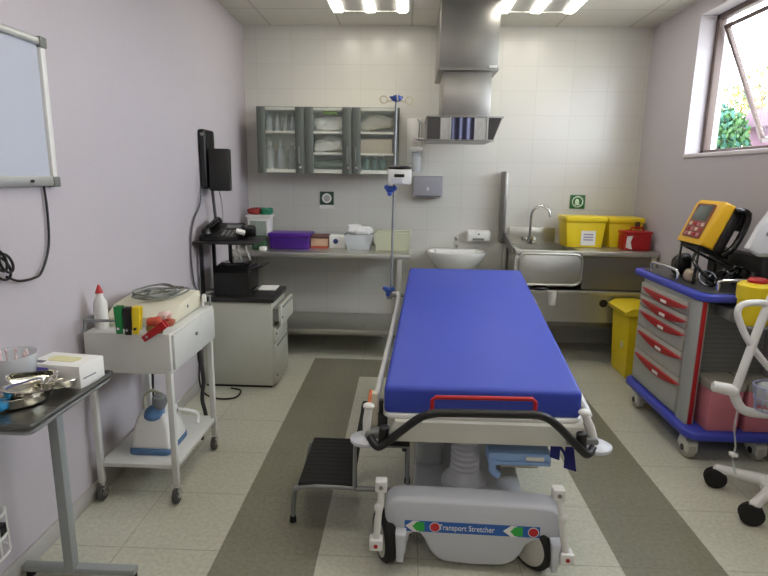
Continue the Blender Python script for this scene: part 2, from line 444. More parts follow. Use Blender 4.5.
def bottle(name, x, y, z, h, r, m, cap, label, cat='bottle', group=None, neck=.38, point=0):
    t = thing(name, label, cat, (x, y, z), group)
    B().lathe([(0, 0), (r*.95, 0), (r, h*.04), (r, h*.58), (r*.9, h*.66), (r*neck, h*.78), (r*neck, h*.88), (0, h*.88)], (x, y, z), 16).to('body', m, t)
    B().lathe([(0, h*.86), (r*neck*1.2, h*.86), (r*neck*(1.1-.8*point), h*(1+.06*point)), (0, h*(1+.06*point))], (x, y, z), 12).to('cap', cap, t)
    return t
FROST = thin_glass('frosted_bottle_plastic', (214, 222, 222), .55, .25)
t = bottle('dispensing_bottle', -1.165, 4.80, 1.535, .23, .036, FROST, WHITE, 'clear narrow-necked bottle on the bottom shelf behind first glass cabinet door', 'bottle', 'clear bottles on the bottom shelf of cabinet')
for k in (1, 2): dup(t, (.092*k, .01*k, 0))
for k in range(3): t_ = t if k == 0 else [o for o in COL.objects if o.name.startswith('dispensing_bottle') and o.type == 'EMPTY'][k]
t['label'] = 'clear narrow-necked bottle on the bottom shelf behind first glass cabinet door'
t = bottle('glass_jar', -1.165, 4.80, 1.846, .14, .03, FROST, GREY_P, 'short clear jar on the upper shelf behind first glass cabinet door', 'jar', 'clear jars on upper shelf of cabinet', .6)
for k in (1, 2, 3): dup(t, (.066*k, 0, 0))
BAG = mat('crumpled_clear_film', (222, 222, 214), .35, var=.3, nscale=26)
tag(B().lump((-.65, 4.79, 1.915), (.135, .062, .055), .42, 3, flat=1.846).to('packet_bundle', BAG, at=(-.65, 4.79, 1.846)), 'pale film-wrapped bundle on the top shelf behind middle cabinet door', 'packet')
tag(B().box(-.70, -.58, 4.70, 4.76, 1.985, 2.005, .006).to('green_packet', mat('lime_green_film', (140, 180, 46), .5), at=(-.64, 4.73, 1.985)), 'lime green flat packet on top of the pale bundle in cabinet', 'packet')
tag(B().lump((-.635, 4.79, 1.75), (.12, .06, .055), .5, 5, flat=1.676).to('packet_bundle', BAG, at=(-.635, 4.79, 1.676)), 'crumpled clear bag of supplies on the middle shelf behind middle door', 'bag')
tag(B().box(-.82, -.79, 4.72, 4.9, 1.676, 1.82, .004).to('storage_folder', BLACK, at=(-.805, 4.81, 1.676)), 'thin black folder standing beside the crumpled bag in the cabinet', 'folder')
tag(B().lump((-.65, 4.8, 1.58), (.13, .062, .036), .4, 9, flat=1.536).to('packet_bundle', mat('grey_green_pouch', (130, 146, 134), .5, var=.2), at=(-.65, 4.8, 1.536)), 'grey-green pouch pile on the bottom shelf behind middle cabinet door', 'packet')
tag(B().lump((-.265, 4.79, 1.92), (.135, .064, .06), .32, 12, flat=1.846).to('packet_bundle', mat('cream_wrap', (205, 202, 184), .6, var=.08), at=(-.265, 4.79, 1.846)), 'cream wrapped bundle on the top shelf behind third cabinet door', 'packet')
bx = B().box(-.42, -.12, 4.71, 4.9, 1.676, 1.79, .004).to('supply_box', mat('beige_card', (190, 182, 162), .7), at=(-.27, 4.8, 1.676)); tag(bx, 'beige cardboard box on the middle shelf behind third cabinet door', 'box')
t = bottle('reagent_bottle', -.34, 4.78, 1.535, .125, .03, TEAL, WHITE, 'small teal bottle on the bottom shelf behind third cabinet door', 'bottle', 'teal bottles in the cabinet')
for k in (1, 2): dup(t, (.07*k, .015*(k % 2), 0))

# ------------------------------------------------------------------ signs, dispensers and basin on the back wall
def sign(x0, x1, z0, z1, label, strip):
    t = thing('wall_sign', label, 'sign', ((x0+x1)/2, 4.978, z0)); cx, cz = (x0+x1)/2, (z0+z1)/2
    B().box(x0, x1, 4.972, 4.979, z0, z1, .001).to('plate', mat('sign_dark_green' if strip else 'sign_green', (40, 70, 56) if strip else (48, 112, 62), .5), t)
    if strip:
        B().disc((cx, 4.972, cz), .043, (0, -1, 0), .002).to('white_disc', PAPER, t)
        B().disc((cx, 4.9695, cz), .03, (0, -1, 0), .002).to('grey_symbol', mat('sign_grey', (176, 182, 176), .6), t)
        B().box(x0-.004, x1+.004, 4.973, 4.979, z0-.035, z0-.004).to('caption_strip', PAPER, t)
    else:
        B().ring((cx, 4.971, cz), .045, .004, (0, 1, 0)).to('white_ring', PAPER, t)
        g = B().ell((cx-.005, 4.971, cz), (.018, .003, .026)).box(cx-.024, cx+.02, 4.969, 4.972, cz-.03, cz-.018)
        g.to('pale_symbol', mat('sign_pale_green', (196, 222, 196), .6), t)
sign(-.767, -.643, 1.228, 1.345, 'dark green square sign with white disc under the glass wall cabinet', True)
sign(1.452, 1.583, 1.232, 1.352, 'bright green square sign with a pale ring above the yellow bins', False)
pd = thing('paper_towel_dispenser', 'grey paper towel dispenser on the tiled wall', 'towel dispenser', (.19, 4.9, 1.315))
B().prism([(4.979, 1.315), (4.86, 1.315), (4.85, 1.35), (4.862, 1.485), (4.88, 1.495), (4.979, 1.495)], 'x', .063, .318, .006).to('casing', mat('lilac_grey_plastic', (150, 149, 156), .4), pd)
B().box(.08, .30, 4.855, 4.868, 1.312, 1.33, .003).to('slot_lip', mat('dark_grey_plastic', (84, 84, 88), .5), pd)
B().box(.18, .20, 4.85, 4.862, 1.37, 1.40, .003).to('lock', ALU, pd)
gd = thing('gel_dispenser', 'white elbow-lever gel dispenser with clear bottle beside the cabinet', 'gel dispenser', (.08, 4.92, 1.53))
B().box(.0, .12, 4.94, 4.979, 1.60, 1.98, .006).to('back_plate', WHITE, gd)
B().box(.03, .135, 4.84, 4.95, 1.70, 1.735, .008).to('bracket', WHITE, gd)
B().lathe([(0, 0), (.036, 0), (.04, .01), (.04, .15), (.03, .165), (0, .17)], (.088, 4.89, 1.53), 16).to('bottle', CLEAR, gd)
B().cyl((.072, 4.9, 1.80), (.072, 4.86, 1.80), .025, m=0).to('pump_head', CHROME, gd)
B().tube([(.072, 4.87, 1.80), (.14, 4.84, 1.80), (.185, 4.82, 1.785)], .011, 8).to('lever', GREY_T, gd)
B().tube([(.10, 4.9, 1.80), (.108, 4.9, 1.95), (.09, 4.93, 1.97)], .006).to('rod', GREY_T, gd)

bs = thing('wash_basin', 'white wall-hung wash basin on the tiled wall behind the bed', 'basin', (.45, 4.75, .6))
b = B(); b.lathe([(0, -.17), (.09, -.168), (.16, -.13), (.215, -.05), (.235, -.005), (.235, .012), (.222, .012), (.2, -.01), (.15, -.09), (.06, -.125), (0, -.125)], (.45, 4.755, .85), 40, sx=1.1, sy=.86)
b.prism([(.28, 4.8), (.62, 4.8), (.66, 4.979), (.24, 4.979)], 'z', .78, .865, .006)
b.to('bowl', PORC, bs)
B().lathe([(0, 0), (.085, 0), (.07, .3), (.09, .38), (0, .39)], (.45, 4.86, .33), 20).to('trap_cover', PORC, bs)
B().disc((.45, 4.6, .79), .012, (0, .6, .8), .004, seg=14).to('overflow_hole', BLACK, bs)
fc = B().cyl((.452, 4.86, .863), (.452, 4.86, .96), .018, .016).tube([(.452, 4.86, .935), (.452, 4.80, .935), (.452, 4.74, .915)], .011, 10, smooth=3).box(.438, .466, 4.85, 4.91, .96, .974, .004)
fc.to('tap', CHROME, bs)
sd = thing('soap_dispenser', 'white box soap dispenser on the wall beside the basin tap', 'soap dispenser', (.65, 4.93, .935))
B().box(.55, .755, 4.87, 4.979, .935, 1.03, .018, seg=3).to('casing', WHITE, sd)
B().box(.60, .70, 4.862, 4.875, .945, .965, .003).to('slot', mat('mid_grey_plastic', (120, 120, 120), .5), sd)
B().disc((.652, 4.871, 1.0), .008, (0, -1, 0), .003, seg=12).to('keyhole', BLACK, sd)

# ------------------------------------------------------------------ steel counter along the back wall
ct = thing('steel_counter', 'long stainless steel work counter with a lower shelf under the wall cabinet', 'counter', (-.68, 4.68, 0))
B().box(XL+.004, .05, 4.375, 4.976, .834, .874, .004).to('worktop', STEEL, ct)
B().box(XL+.004, .05, 4.962, 4.977, .874, .90, .002).to('upstand', STEEL, ct)
B().box(XL+.03, .03, 4.385, 4.96, .195, .235, .004).to('lower_shelf', STEEL, ct)
for x in (XL+.05, -.04):
    for y in (4.41, 4.93): B().box(x-.02, x+.02, y-.02, y+.02, 0, .834, .003).to('leg', STEEL, ct)
# things on it
pb = thing('storage_box', 'purple plastic storage box on the steel counter', 'box', (-.97, 4.65, .874))
B().prism([(-1.125, .874), (-.81, .874), (-.80, .985), (-1.135, .985)], 'y', 4.56, 4.78, .008).to('body', PURPLE, pb)
B().box(-1.145, -.79, 4.55, 4.79, .982, 1.01, .006).to('lid', mat('deep_purple_plastic', (86, 34, 150), .35), pb)
t = thing('card_box', 'brown and peach card box beside the purple storage box', 'box', (-.74, 4.72, .874))
B().box(-.80, -.655, 4.66, 4.80, .874, .96, .003).to('carton', mat('peach_card', (205, 170, 140), .7), t)
B().box(-.805, -.65, 4.655, 4.805, .958, .985, .003).to('lid', mat('brown_card', (110, 76, 70), .7), t)
B().box(-.80, -.655, 4.657, 4.66, .874, .895).to('red_stripe', mat('brick_red_print', (176, 84, 66), .7), t)
t = thing('glove_carton', 'white carton with a dark blue mark beside the clear bin on counter', 'box', (-.58, 4.74, .874))
B().box(-.645, -.505, 4.68, 4.82, .874, .985, .003).to('carton', PAPER, t)
B().disc((-.59, 4.68, .935), .022, (0, -1, 0), .002).to('blue_mark', mat('dark_blue_print', (50, 64, 120), .6), t)
t = thing('clear_bin', 'clear plastic bin heaped with white packets on the steel counter', 'bin', (-.39, 4.68, .874))
bb = B(); P_ = [(-.48, .874), (-.30, .874), (-.27, 1.0), (-.51, 1.0)]
bb.prism(P_, 'y', 4.60, 4.604).prism(P_, 'y', 4.796, 4.80).box(-.485, -.295, 4.6, 4.8, .874, .878)
for sx, (a, c_) in ((1, (-.30, -.27)), (-1, (-.48, -.51))): bb.prism([(a, .874), (a+.003*sx, .874), (c_+.003*sx, 1.0), (c_, 1.0)], 'y', 4.6, 4.8)
bb.to('tub', CLEAR, t)
for i, (x, z, rx, rz) in enumerate(((-.40, .935, .08, .05), (-.35, 1.02, .09, .045), (-.43, 1.04, .07, .04))):
    tag(B().lump((x, 4.7+.01*i, z), (rx, .07, rz), .25, 20+i, sub=3).to('dressing_packet', mat('white_crinkled_film', (226, 226, 226), .5, var=.12, nscale=50), at=(x, 4.7+.01*i, z-rz)),
        ('white packet at the bottom of the clear bin', 'white packet heaped above the rim of clear bin', 'white packet on the heap at the purple-box side of clear bin')[i], 'packet', 'packets in the clear bin')
t = thing('plastic_tray', 'cloudy cream plastic tray at the end of steel counter near the basin', 'tray', (-.09, 4.68, .874))
bb = B(); P_ = [(-.235, .874), (.03, .874), (.045, 1.02), (-.25, 1.02)]
bb.prism(P_, 'y', 4.60, 4.604).prism(P_, 'y', 4.826, 4.83).box(-.235, .03, 4.6, 4.83, .874, .879).prism([(.03, .874), (.034, .874), (.049, 1.02), (.045, 1.02)], 'y', 4.6, 4.83).prism([(-.235, .874), (-.239, .874), (-.254, 1.02), (-.25, 1.02)], 'y', 4.6, 4.83)
bb.to('tub', CLEARC, t)
B().tube([(-.25, 4.6, 1.02), (.045, 4.6, 1.02), (.045, 4.83, 1.02), (-.25, 4.83, 1.02)], .006, 6, closed=True).to('rim', CLEARC, t)
for i in range(3):
    tag(B().lump((-.19+.09*i, 4.71, .92), (.045, .08, .04), .2, 40+i).to('gauze_pack', mat('cream_gauze', (208, 204, 170), .8, var=.1), at=(-.19+.09*i, 4.71, .88)), ('cream gauze pack in the cloudy tray, nearest the clear bin', 'cream gauze pack in the middle of cloudy tray', 'cream gauze pack in the cloudy tray, nearest the basin')[i], 'gauze', 'gauze packs in the tray')
# white tub with red and green contents in the corner
t = thing('white_tub', 'white open tub on the corner of the steel counter behind the telephone', 'tub', (-1.25, 4.72, .874))
bb = B(); bb.prism([(-1.32, .874), (-1.17, .874), (-1.15, 1.14), (-1.34, 1.14)], 'y', 4.64, 4.80, .01)
bb.box(-1.35, -1.14, 4.63, 4.81, 1.13, 1.15, .005)
bb.to('body', WHITE, t)
B().box(-1.315, -1.175, 4.636, 4.64, .985, 1.1).to('lattice_panel', mat('grey_green_lattice', (150, 160, 152), .6, var=.3, nscale=90), t)
tag(B().lump((-1.285, 4.72, 1.175), (.06, .06, .032), .5, 51, flat=1.151).to('red_packet', mat('dark_red_film', (140, 36, 34), .5), at=(-1.285, 4.72, 1.151)), 'dark red packet on top of the white tub', 'packet')
tag(B().lump((-1.195, 4.72, 1.175), (.045, .06, .032), .5, 52, flat=1.151).to('green_packet', mat('teal_green_film', (30, 120, 92), .5), at=(-1.195, 4.72, 1.151)), 'teal green packet on top of the white tub', 'packet')
tag(B().box(-1.27, -1.16, 4.50, 4.60, .875, .985, .01).to('green_packet', mat('dark_green_card', (52, 92, 58), .6), at=(-1.215, 4.55, .875)), 'dark green packet on the steel counter before the white tub', 'packet')
tag(B().box(-1.19, -1.14, 4.44, 4.50, .875, .905, .003).to('note_pad', PAPER, at=(-1.165, 4.47, .875)), 'small white pad on the counter beside the purple box', 'pad')

# ------------------------------------------------------------------ sink unit with its yellow bins
sk = thing('sink_unit', 'stainless steel sluice sink unit with deep bowl and lower shelves', 'sink', (1.42, 4.68, 0))
sx0, sx1 = .885, 2.005
b = B(); b.box(1.40, sx1, 4.375, 4.976, .892, .93, .004).box(sx0, .93, 4.375, 4.976, .892, .93, .004).box(.93, 1.40, 4.375, 4.43, .892, .93, .004).box(.93, 1.40, 4.87, 4.976, .892, .93, .004)
b.to('worktop', STEEL, sk)
bo = B()
bo.prism(roundrect(.915, 1.412, .655, .905, .06), 'y', 4.372, 4.39, .006)
bo.box(.92, .935, 4.38, 4.88, .68, .93).box(1.395, 1.41, 4.38, 4.88, .68, .93).box(.92, 1.41, 4.865, 4.88, .68, .93).box(.92, 1.41, 4.38, 4.88, .665, .685)
bo.to('bowl', STEEL, sk)
B().tube([(p[0], 4.368, p[1]) for p in roundrect(.915, 1.412, .655, .905, .06)], .008, 8, closed=True).to('bowl_rim', STEEL, sk)
B().box(.93, 1.34, 4.955, 4.977, .93, 1.06, .004).to('splashback', STEEL, sk)
B().box(1.43, 1.97, 4.40, 4.42, .62, .892).to('apron', brushed('dull_grey_steel', (140, 138, 130), .45, (60, 1, 1)), sk)
B().box(sx0+.02, sx1, 4.385, 4.96, .575, .61, .004).to('upper_shelf', STEEL, sk)
B().box(sx0+.04, sx1, 4.41, 4.43, .345, .575).to('lower_panel', STEEL, sk)
B().box(sx0+.04, sx1, 4.40, 4.96, .31, .345, .003).to('lower_shelf', brushed('dark_shelf_steel', (120, 118, 112), .45, (60, 1, 1)), sk)
for x in (sx0+.02, sx1-.025):
    for y in (4.41, 4.93): B().box(x-.02, x+.02, y-.02, y+.02, 0, .892, .003).to('leg', STEEL, sk)
B().disc((1.62, 4.41, .505), .032, (0, -1, 0), .006).to('pipe_hole', BLACK, sk)
B().cyl((1.20, 4.385, .6), (1.20, 4.385, .49), .036, .03).to('waste_pipe', WHITE, sk)
B().ell((1.10, 4.40, .625), (.07, .05, .02)).to('drain_collar', BLACK, sk)
B().box(.84, .868, 4.80, 4.976, .93, 1.545, .004).prism([(4.375, .90), (4.80, .93), (4.80, 1.03), (4.375, .945)], 'x', .86, .876).to('splash_guard', STEEL_D, sk)
g = B().tube([(1.10, 4.88, .93), (1.10, 4.88, 1.15), (1.115, 4.87, 1.22), (1.17, 4.86, 1.255), (1.235, 4.84, 1.23), (1.255, 4.83, 1.165)], .012, 10, smooth=4).cyl((1.10, 4.88, .93), (1.10, 4.88, .99), .028).tube([(1.06, 4.88, .97), (1.15, 4.88, .97)], .014, 8).cyl((1.045, 4.88, .955), (1.045, 4.88, .99), .02)
g.to('tap', CHROME, sk)
def sharps(x0, x1, y0, y1, z0, z1, label, withlabel):
    t = thing('clinical_waste_bin', label, 'waste bin', ((x0+x1)/2, (y0+y1)/2, z0)); k = .022
    B().prism([(x0+k, z0), (x1-k, z0), (x1, z1-.04), (x0, z1-.04)], 'y', y0+.01, y1-.01, .012).to('body', YELLOW, t)
    B().box(x0-.005, x1+.005, y0-.004, y1+.004, z1-.045, z1, .01).to('lid', YELLOW, t)
    if withlabel:
        B().box(x0+.13, x1-.08, y0+.006, y0+.0095, z0+.02, z0+.14).to('label_sheet', PAPER, t)
        lb = B()
        for i in range(3): lb.box(x0+.15, x1-.1, y0+.004, y0+.006, z0+.06+.022*i, z0+.07+.022*i)
        lb.to('label_print', mat('faded_violet_print', (150, 140, 170), .7), t)
    else:
        B().box(x1-.075, x1-.035, y0-.01, y0+.01, z1-.09, z1-.03, .005).to('latch', mat('dark_brown_plastic', (90, 66, 30), .5), t)
    return t
sharps(1.335, 1.665, 4.62, 4.88, .93, 1.185, 'yellow clinical waste bin with white label on the sink unit', True)
sharps(1.70, 1.985, 4.66, 4.92, .93, 1.18, 'yellow clinical waste bin behind the red box on sink unit', False)
t = thing('red_sharps_box', 'red plastic sharps box standing before the second yellow waste bin', 'box', (1.87, 4.56, .93))
B().box(1.77, 1.98, 4.48, 4.63, .93, 1.065, .014).to('body', RED, t)
B().box(1.765, 1.985, 4.475, 4.635, 1.06, 1.085, .008).to('lid', RED, t)
B().tube([(1.83, 4.55, 1.083), (1.84, 4.55, 1.11), (1.93, 4.55, 1.11), (1.94, 4.55, 1.083)], .008, 8).to('handle', RED, t)
B().prism([(1.78, .955), (1.83, .94), (1.815, 1.0), (1.83, 1.05), (1.785, 1.045)], 'y', 4.476, 4.48).to('label_sheet', PAPER, t)

# ------------------------------------------------------------------ floor bin
t = thing('pedal_bin', 'yellow lidded waste bin standing on the floor beside the drawer cart', 'waste bin', (1.85, 4.18, 0))
def tap(z): return .87+.13*z/.5
b = B(); q = bmesh.new()
b.prism([(-.155, -.165), (.14, -.165), (.14, .165), (-.155, .165)], 'z', 0, .5, .02)
b.warp(lambda x, y, z: (1.835+x*tap(z), 4.185+y*tap(z), z))
b.to('body', YELLOW, t)
l = B().prism([(1.65, .5), (1.99, .5), (1.99, .535), (1.84, .565), (1.69, .56), (1.64, .53)], 'y', 4.0, 4.365, .008)
l.to('lid', YELLOW, t)
B().disc((1.6875, 4.13, .25), .03, (-1, 0, .02), .003).to('round_sticker', mat('pale_sticker', (214, 206, 150), .6), t)
B().box(1.82, 1.9, 3.985, 4.04, .01, .03, .004).to('pedal', BLACK, t)

# ------------------------------------------------------------------ left wall
bd = thing('whiteboard', 'wall-mounted whiteboard with aluminium frame and grey corner caps', 'whiteboard', (XL, 1.7, 1.43))
wy0, wy1, wz0, wz1 = 1.05, 2.19, 1.435, 1.985
B().box(XL+.001, XL+.016, wy0+.01, wy1-.01, wz0+.01, wz1-.01).to('panel', mat('whiteboard_enamel', (186, 191, 204), .22, var=.02), bd)
B().prism(roundrect(XL+.001, XL+.03, wz1-.028, wz1, .006, 2), 'y', wy0, wy1).to('top_rail', ALU, bd)
B().prism(roundrect(XL+.001, XL+.03, wz0, wz0+.04, .006, 2), 'y', wy0, wy1).to('bottom_rail', ALU, bd)
B().prism(roundrect(XL+.001, XL+.03, wy1-.03, wy1, .006, 2), 'z', wz0, wz1).to('side_rail', mat('white_frame', (222, 222, 218), .35), bd)
CORN = mat('grey_corner_cap', (110, 112, 108), .5)
for z in (wz0, wz1-.032): B().box(XL+.001, XL+.035, wy1-.034, wy1+.006, z-.004, z+.036, .005).to('corner_cap', CORN, bd)
B().ell((XL+.032, 2.03, wz0+.02), (.004, .012, .006)).to('magnet', BLACK, bd)
cb = B().tube([(XL+.012, 2.12, 1.44), (XL+.012, 2.125, 1.33), (XL+.012, 2.11, 1.2), (XL+.014, 2.05, 1.11), (XL+.02, 1.99, 1.095), (XL+.02, 1.91, 1.10), (XL+.018, 1.855, 1.125)], .0048, 8, smooth=6)
for i, (dy, rr) in enumerate(((0, .05), (.018, .04), (-.02, .045))): cb.ring((XL+.02+.008*i, 1.83+dy, 1.16+.015*i), rr, .0048, (1, .1*i, .1), sx=.7)
cb.tube([(XL+.02, 1.83, 1.2), (XL+.02, 1.82, 1.30), (XL+.02, 1.74, 1.36)], .0048, 8, smooth=5)
tag(cb.to('hanging_cable', BLACK, at=(XL, 2.1, 1.1)), 'black cable hanging in a loop under the whiteboard', 'cable')
wd = thing('wall_terminal', 'black boxy unit on a tall wall bracket above the telephone', 'wall terminal', (XL, 3.85, 1.37))
B().box(XL+.001, XL+.05, 3.80, 4.0, 1.385, 1.785, .015, seg=3).to('bracket', BLACK, wd)
B().obox((XL+.128, 3.86, 1.515), (.138, .09, .285), (0, 0, math.radians(8)), .008).to('screen_housing', mat('matt_black_casing', (26, 27, 27), .55), wd)
B().cyl((XL+.03, 3.92, 1.5), (XL+.1, 3.88, 1.5), .025).to('swivel_arm', BLACK, wd)
B().ell((XL+.03, 3.80, 1.75), (.012, .006, .012)).to('indicator', GREY_P, wd)
def cable(pts, r, label, m=BLACK, name='cable', sm=6, cat='cable'):
    o = B().tube(pts, r, 7, smooth=sm).to(name, m, at=pts[0]); return tag(o, label, cat)
cable([(XL+.02, 3.77, 1.39), (XL+.015, 3.74, 1.28), (XL+.012, 3.62, 1.18), (XL+.012, 3.55, 1.04), (XL+.012, 3.55, .86), (XL+.014, 3.58, .75), (XL+.02, 3.63, .69)], .006, 'thin grey cable running down the wall from the black terminal to cabinet', mat('grey_cable', (84, 84, 86), .5))
cable([(XL+.05, 3.9, 1.39), (XL+.052, 3.91, 1.3), (XL+.06, 3.92, 1.14)], .011, 'thick dark grey cable dropping from the black terminal behind the telephone', mat('dark_grey_cable', (70, 70, 74), .5))
cable([(XL+.09, 3.93, 1.38), (XL+.10, 3.95, 1.28), (XL+.105, 3.94, 1.15)], .006, 'thin pale cable dropping from the black terminal beside the thick cable', mat('pale_cable', (170, 170, 172), .5))
wk = thing('wire_basket', 'white wire holder with a black clip low on the lilac wall', 'wire holder', (XL, 1.68, .17))
k = B()
for z in (.18, .25, .33): k.tube([(XL+.004, 1.58, z), (XL+.05, 1.6, z), (XL+.055, 1.70, z), (XL+.03, 1.745, z), (XL+.004, 1.75, z)], .005, 6, smooth=3)
for y in (1.6, 1.64, 1.68, 1.72): k.tube([(XL+.052, y, .18), (XL+.052, y, .33)], .003, 6)
k.warp(lambda x, y, z: (x, y-.055, z)).to('wire_frame', WHITE, wk)
B().box(XL+.005, XL+.05, 1.625, 1.675, .245, .285, .005).to('clip', BLACK, wk)

# ------------------------------------------------------------------ grey pedestal cabinet, printer, telephone shelf
pc = thing('pedestal_cabinet', 'grey office drawer pedestal with black top beside the wall', 'drawer cabinet', (-1.15, 3.86, 0))
B().box(-1.40, -.905, 3.655, 4.06, .02, .625, .003).to('carcass', PED, pc)
B().box(-1.41, -.89, 3.64, 4.075, .625, .66, .004).to('top', mat('black_laminate', (34, 33, 32), .4), pc)
B().box(-1.39, -.92, 3.67, 4.05, 0, .02).to('plinth', BLACK, pc)
for z0, z1, dx in ((.455, .605, .045), (.335, .445, 0), (.03, .325, 0)):
    d = B().box(-.905+dx, -.885+dx, 3.66, 4.055, z0, z1, .004).to('drawer', PED, pc)
    if dx: B().box(-.95, -.905+dx, 3.68, 4.035, z0+.03, z1-.03).to('drawer_tray', GREY_P, d)
    B().box(-.886+dx, -.876+dx, 3.70, 4.01, z1-.022, z1-.012, .002).to('pull', GREY_P, d)
    B().disc((-.884+dx, 3.69, z0+.06), .008, (1, 0, 0), .004, seg=12).to('keyhole', BLACK, d)
pr = thing('printer', 'compact black printer on the grey pedestal cabinet', 'printer', (-1.18, 3.8, .66))
B().prism([(3.67, .66), (3.91, .66), (3.91, .855), (3.85, .875), (3.71, .86), (3.67, .82)], 'x', -1.31, -1.06, .012).to('body', BLACK, pr)
B().box(-1.27, -1.09, 3.72, 3.86, .86, .885, .005).to('lid', mat('gloss_black', (14, 14, 15), .2), pr)
B().box(-1.08, -1.045, 3.70, 3.88, .69, .70, .003).to('output_tray', mat('gloss_black', 0), pr)
B().prism([(-1.07, .835), (-1.07, .845), (-.97, .875), (-.97, .865)], 'y', 3.72, 3.87).to('paper_guide', BLACK, pr)
tag(B().obox((-1.0, 3.97, .664), (.13, .17, .006), (0, 0, .05)).to('paper_stack', PAPER, at=(-1.0, 3.97, .66)), 'small stack of white paper on the pedestal beside the printer', 'paper')
tag(B().obox((-1.375, 3.75, .667), (.03, .07, .012), (0, 0, -.5), .003).to('eraser', PAPER, at=(-1.375, 3.75, .66)), 'small white block on the pedestal top by the wall', 'block')
ts = thing('telephone_stand', 'small black stand with thin legs holding the telephone', 'stand', (-1.2, 3.76, .66))
B().box(XL+.006, -.995, 3.59, 3.96, 1.028, 1.045, .003).to('shelf', mat('black_stand_board', (40, 38, 40), .5), ts)
for x, y in ((XL+.035, 3.67), (XL+.035, 3.92), (-1.27, 3.945)): B().box(x-.011, x+.011, y-.011, y+.011, .66, 1.03).to('leg', BLACK, ts)
te = thing('desk_telephone', 'black desk telephone with handset on the black stand', 'telephone', (-1.2, 3.77, 1.045))
B().prism([(3.63, 1.045), (3.92, 1.045), (3.92, 1.13), (3.87, 1.15), (3.63, 1.075)], 'x', -1.38, -1.13, .01).to('base', BLACK, te)
B().tube([(-1.335, 3.66, 1.085), (-1.34, 3.675, 1.115), (-1.335, 3.77, 1.14), (-1.335, 3.87, 1.16), (-1.335, 3.90, 1.145)], lambda s: .024 if .2 < s < .8 else .033, 12, smooth=4).to('handset', mat('gloss_black', 0), te)
B().obox((-1.19, 3.80, 1.128), (.1, .07, .006), (.31, 0, 0)).to('display', mat('grey_lcd', (90, 96, 94), .25), te)
kp = B()
for i in range(3):
    for j in range(4): kp.obox((-1.23+.032*i, 3.66+.024*j, 1.083+.0075*j), (.02, .014, .008), (.31, 0, 0), .002)
kp.to('keypad', GREY_P, te)
tag(B().lump((-1.08, 3.80, 1.10), (.04, .045, .045), .55, 61, flat=1.046).to('black_pouch', BLACK, at=(-1.08, 3.80, 1.045)), 'crumpled black pouch on the black stand beside the telephone', 'pouch')
tag(B().obox((-1.115, 3.70, 1.105), (.06, .05, .02), (.3, .3, .3), .004).to('tissue_pack', PAPER, at=(-1.115, 3.70, 1.09)), 'small white pack propped between the telephone and black pouch', 'pack')
for y_, x_ in ((3.99, -1.225), (3.99, -1.16)):
    cable([(x_, 3.96, 1.04), (x_-.01, 4.0, .95), (x_+.015, 4.02, .84), (x_-.01, 4.02, .70)], .007, 'pale cable hanging behind the printer, nearer the wall' if x_ < -1.2 else 'pale cable hanging behind the printer, nearer the counter', mat('white_cable', (200, 200, 194), .5))
cable([(-1.40, 3.60, .52), (-1.395, 3.58, .3), (-1.40, 3.56, .08), (-1.34, 3.50, .009), (-1.22, 3.43, .008), (-1.12, 3.46, .008), (-1.12, 3.58, .008), (-1.2, 3.62, .008)], .006, 'black cable trailing in a loop on the floor before the pedestal cabinet')

# ------------------------------------------------------------------ white trolley with the ECG machine
tr = thing('instrument_trolley', 'white enamelled trolley with a drawer box and lower shelf by the wall', 'trolley', (-1.19, 2.5, 0))
tx0, tx1, ty0, ty1 = -1.387, -1.007, 2.25, 2.80
TT = .808
B().box(tx0, tx1, ty0, ty1, .625, TT, .004).to('drawer_box', TROLLEY, tr)
d = B().box(tx1-.002, tx1+.012, ty0+.02, ty1-.02, .64, TT-.01, .003).to('drawer', TROLLEY, tr)
B().disc((tx1+.012, 2.52, .735), .009, (1, 0, 0), .008, seg=12).to('knob', GREY_P, d)
B().box(tx0+.01, tx1-.005, ty0+.01, ty1-.01, .165, .185, .003).to('shelf', TROLLEY, tr)
LEGS = [(tx0+.015, ty0+.012), (tx1-.015, ty0+.012), (tx0+.015, ty1-.03), (tx1-.015, ty1-.03)]
for x, y in LEGS:
    B().box(x-.013, x+.013, y-.013, y+.013, .085, .64, .003).to('leg', TROLLEY, tr)
    c = B().cyl((x, y, .06), (x, y, .09), .012).box(x-.016, x+.016, y-.02, y+.012, .05, .068, .003).box(x-.017, x-.013, y-.02, y+.01, .025, .06).box(x+.013, x+.017, y-.02, y+.01, .025, .06).to('caster', CHROME, tr)
    w_ = B().cyl((x-.012, y-.008, .036), (x+.012, y-.008, .036), .036, bev=.004, seg=22).to('wheel', mat('grey_rubber', (66, 66, 66), .7), c)
    c2 = B().ell((x, y-.008, .04), (.016, .027, .027)); c2.to('hub_cap', CHROME, c)
ra = B().tube([(tx1-.14, ty0+.01, .86), (tx0+.005, ty0+.01, .86), (tx0+.005, ty1-.01, .86), (tx1-.01, ty1-.01, .86)], .007, 8)
ra.to('gallery_rail', GREY_T, tr)
for x, y in ((tx0+.005, ty0+.01), (tx0+.005, ty1-.01), (tx1-.01, ty1-.01), (tx1-.14, ty0+.01)): B().cyl((x, y, TT), (x, y, .865), .006, seg=10).to('rail_post', GREY_T, tr)
ec = thing('ecg_machine', 'cream box-shaped ECG machine with coiled leads on the white trolley', 'ECG machine', (-1.16, 2.6, TT))
M_ = Matrix.Translation((-1.175, 2.57, 0)) @ Matrix.Rotation(.05, 4, 'Z')
B().prism([(-.20, TT+.004), (.20, TT+.004), (.20, .895), (.14, .905), (-.10, .893), (-.20, .85)], 'y', -.155, .155, .012).xf(Matrix.Translation((-1.20, 2.56, 0)) @ Matrix.Rotation(PI/2+.05, 4, 'Z')).to('casing', CREAM, ec)
co = B()
rnd = random.Random(4)
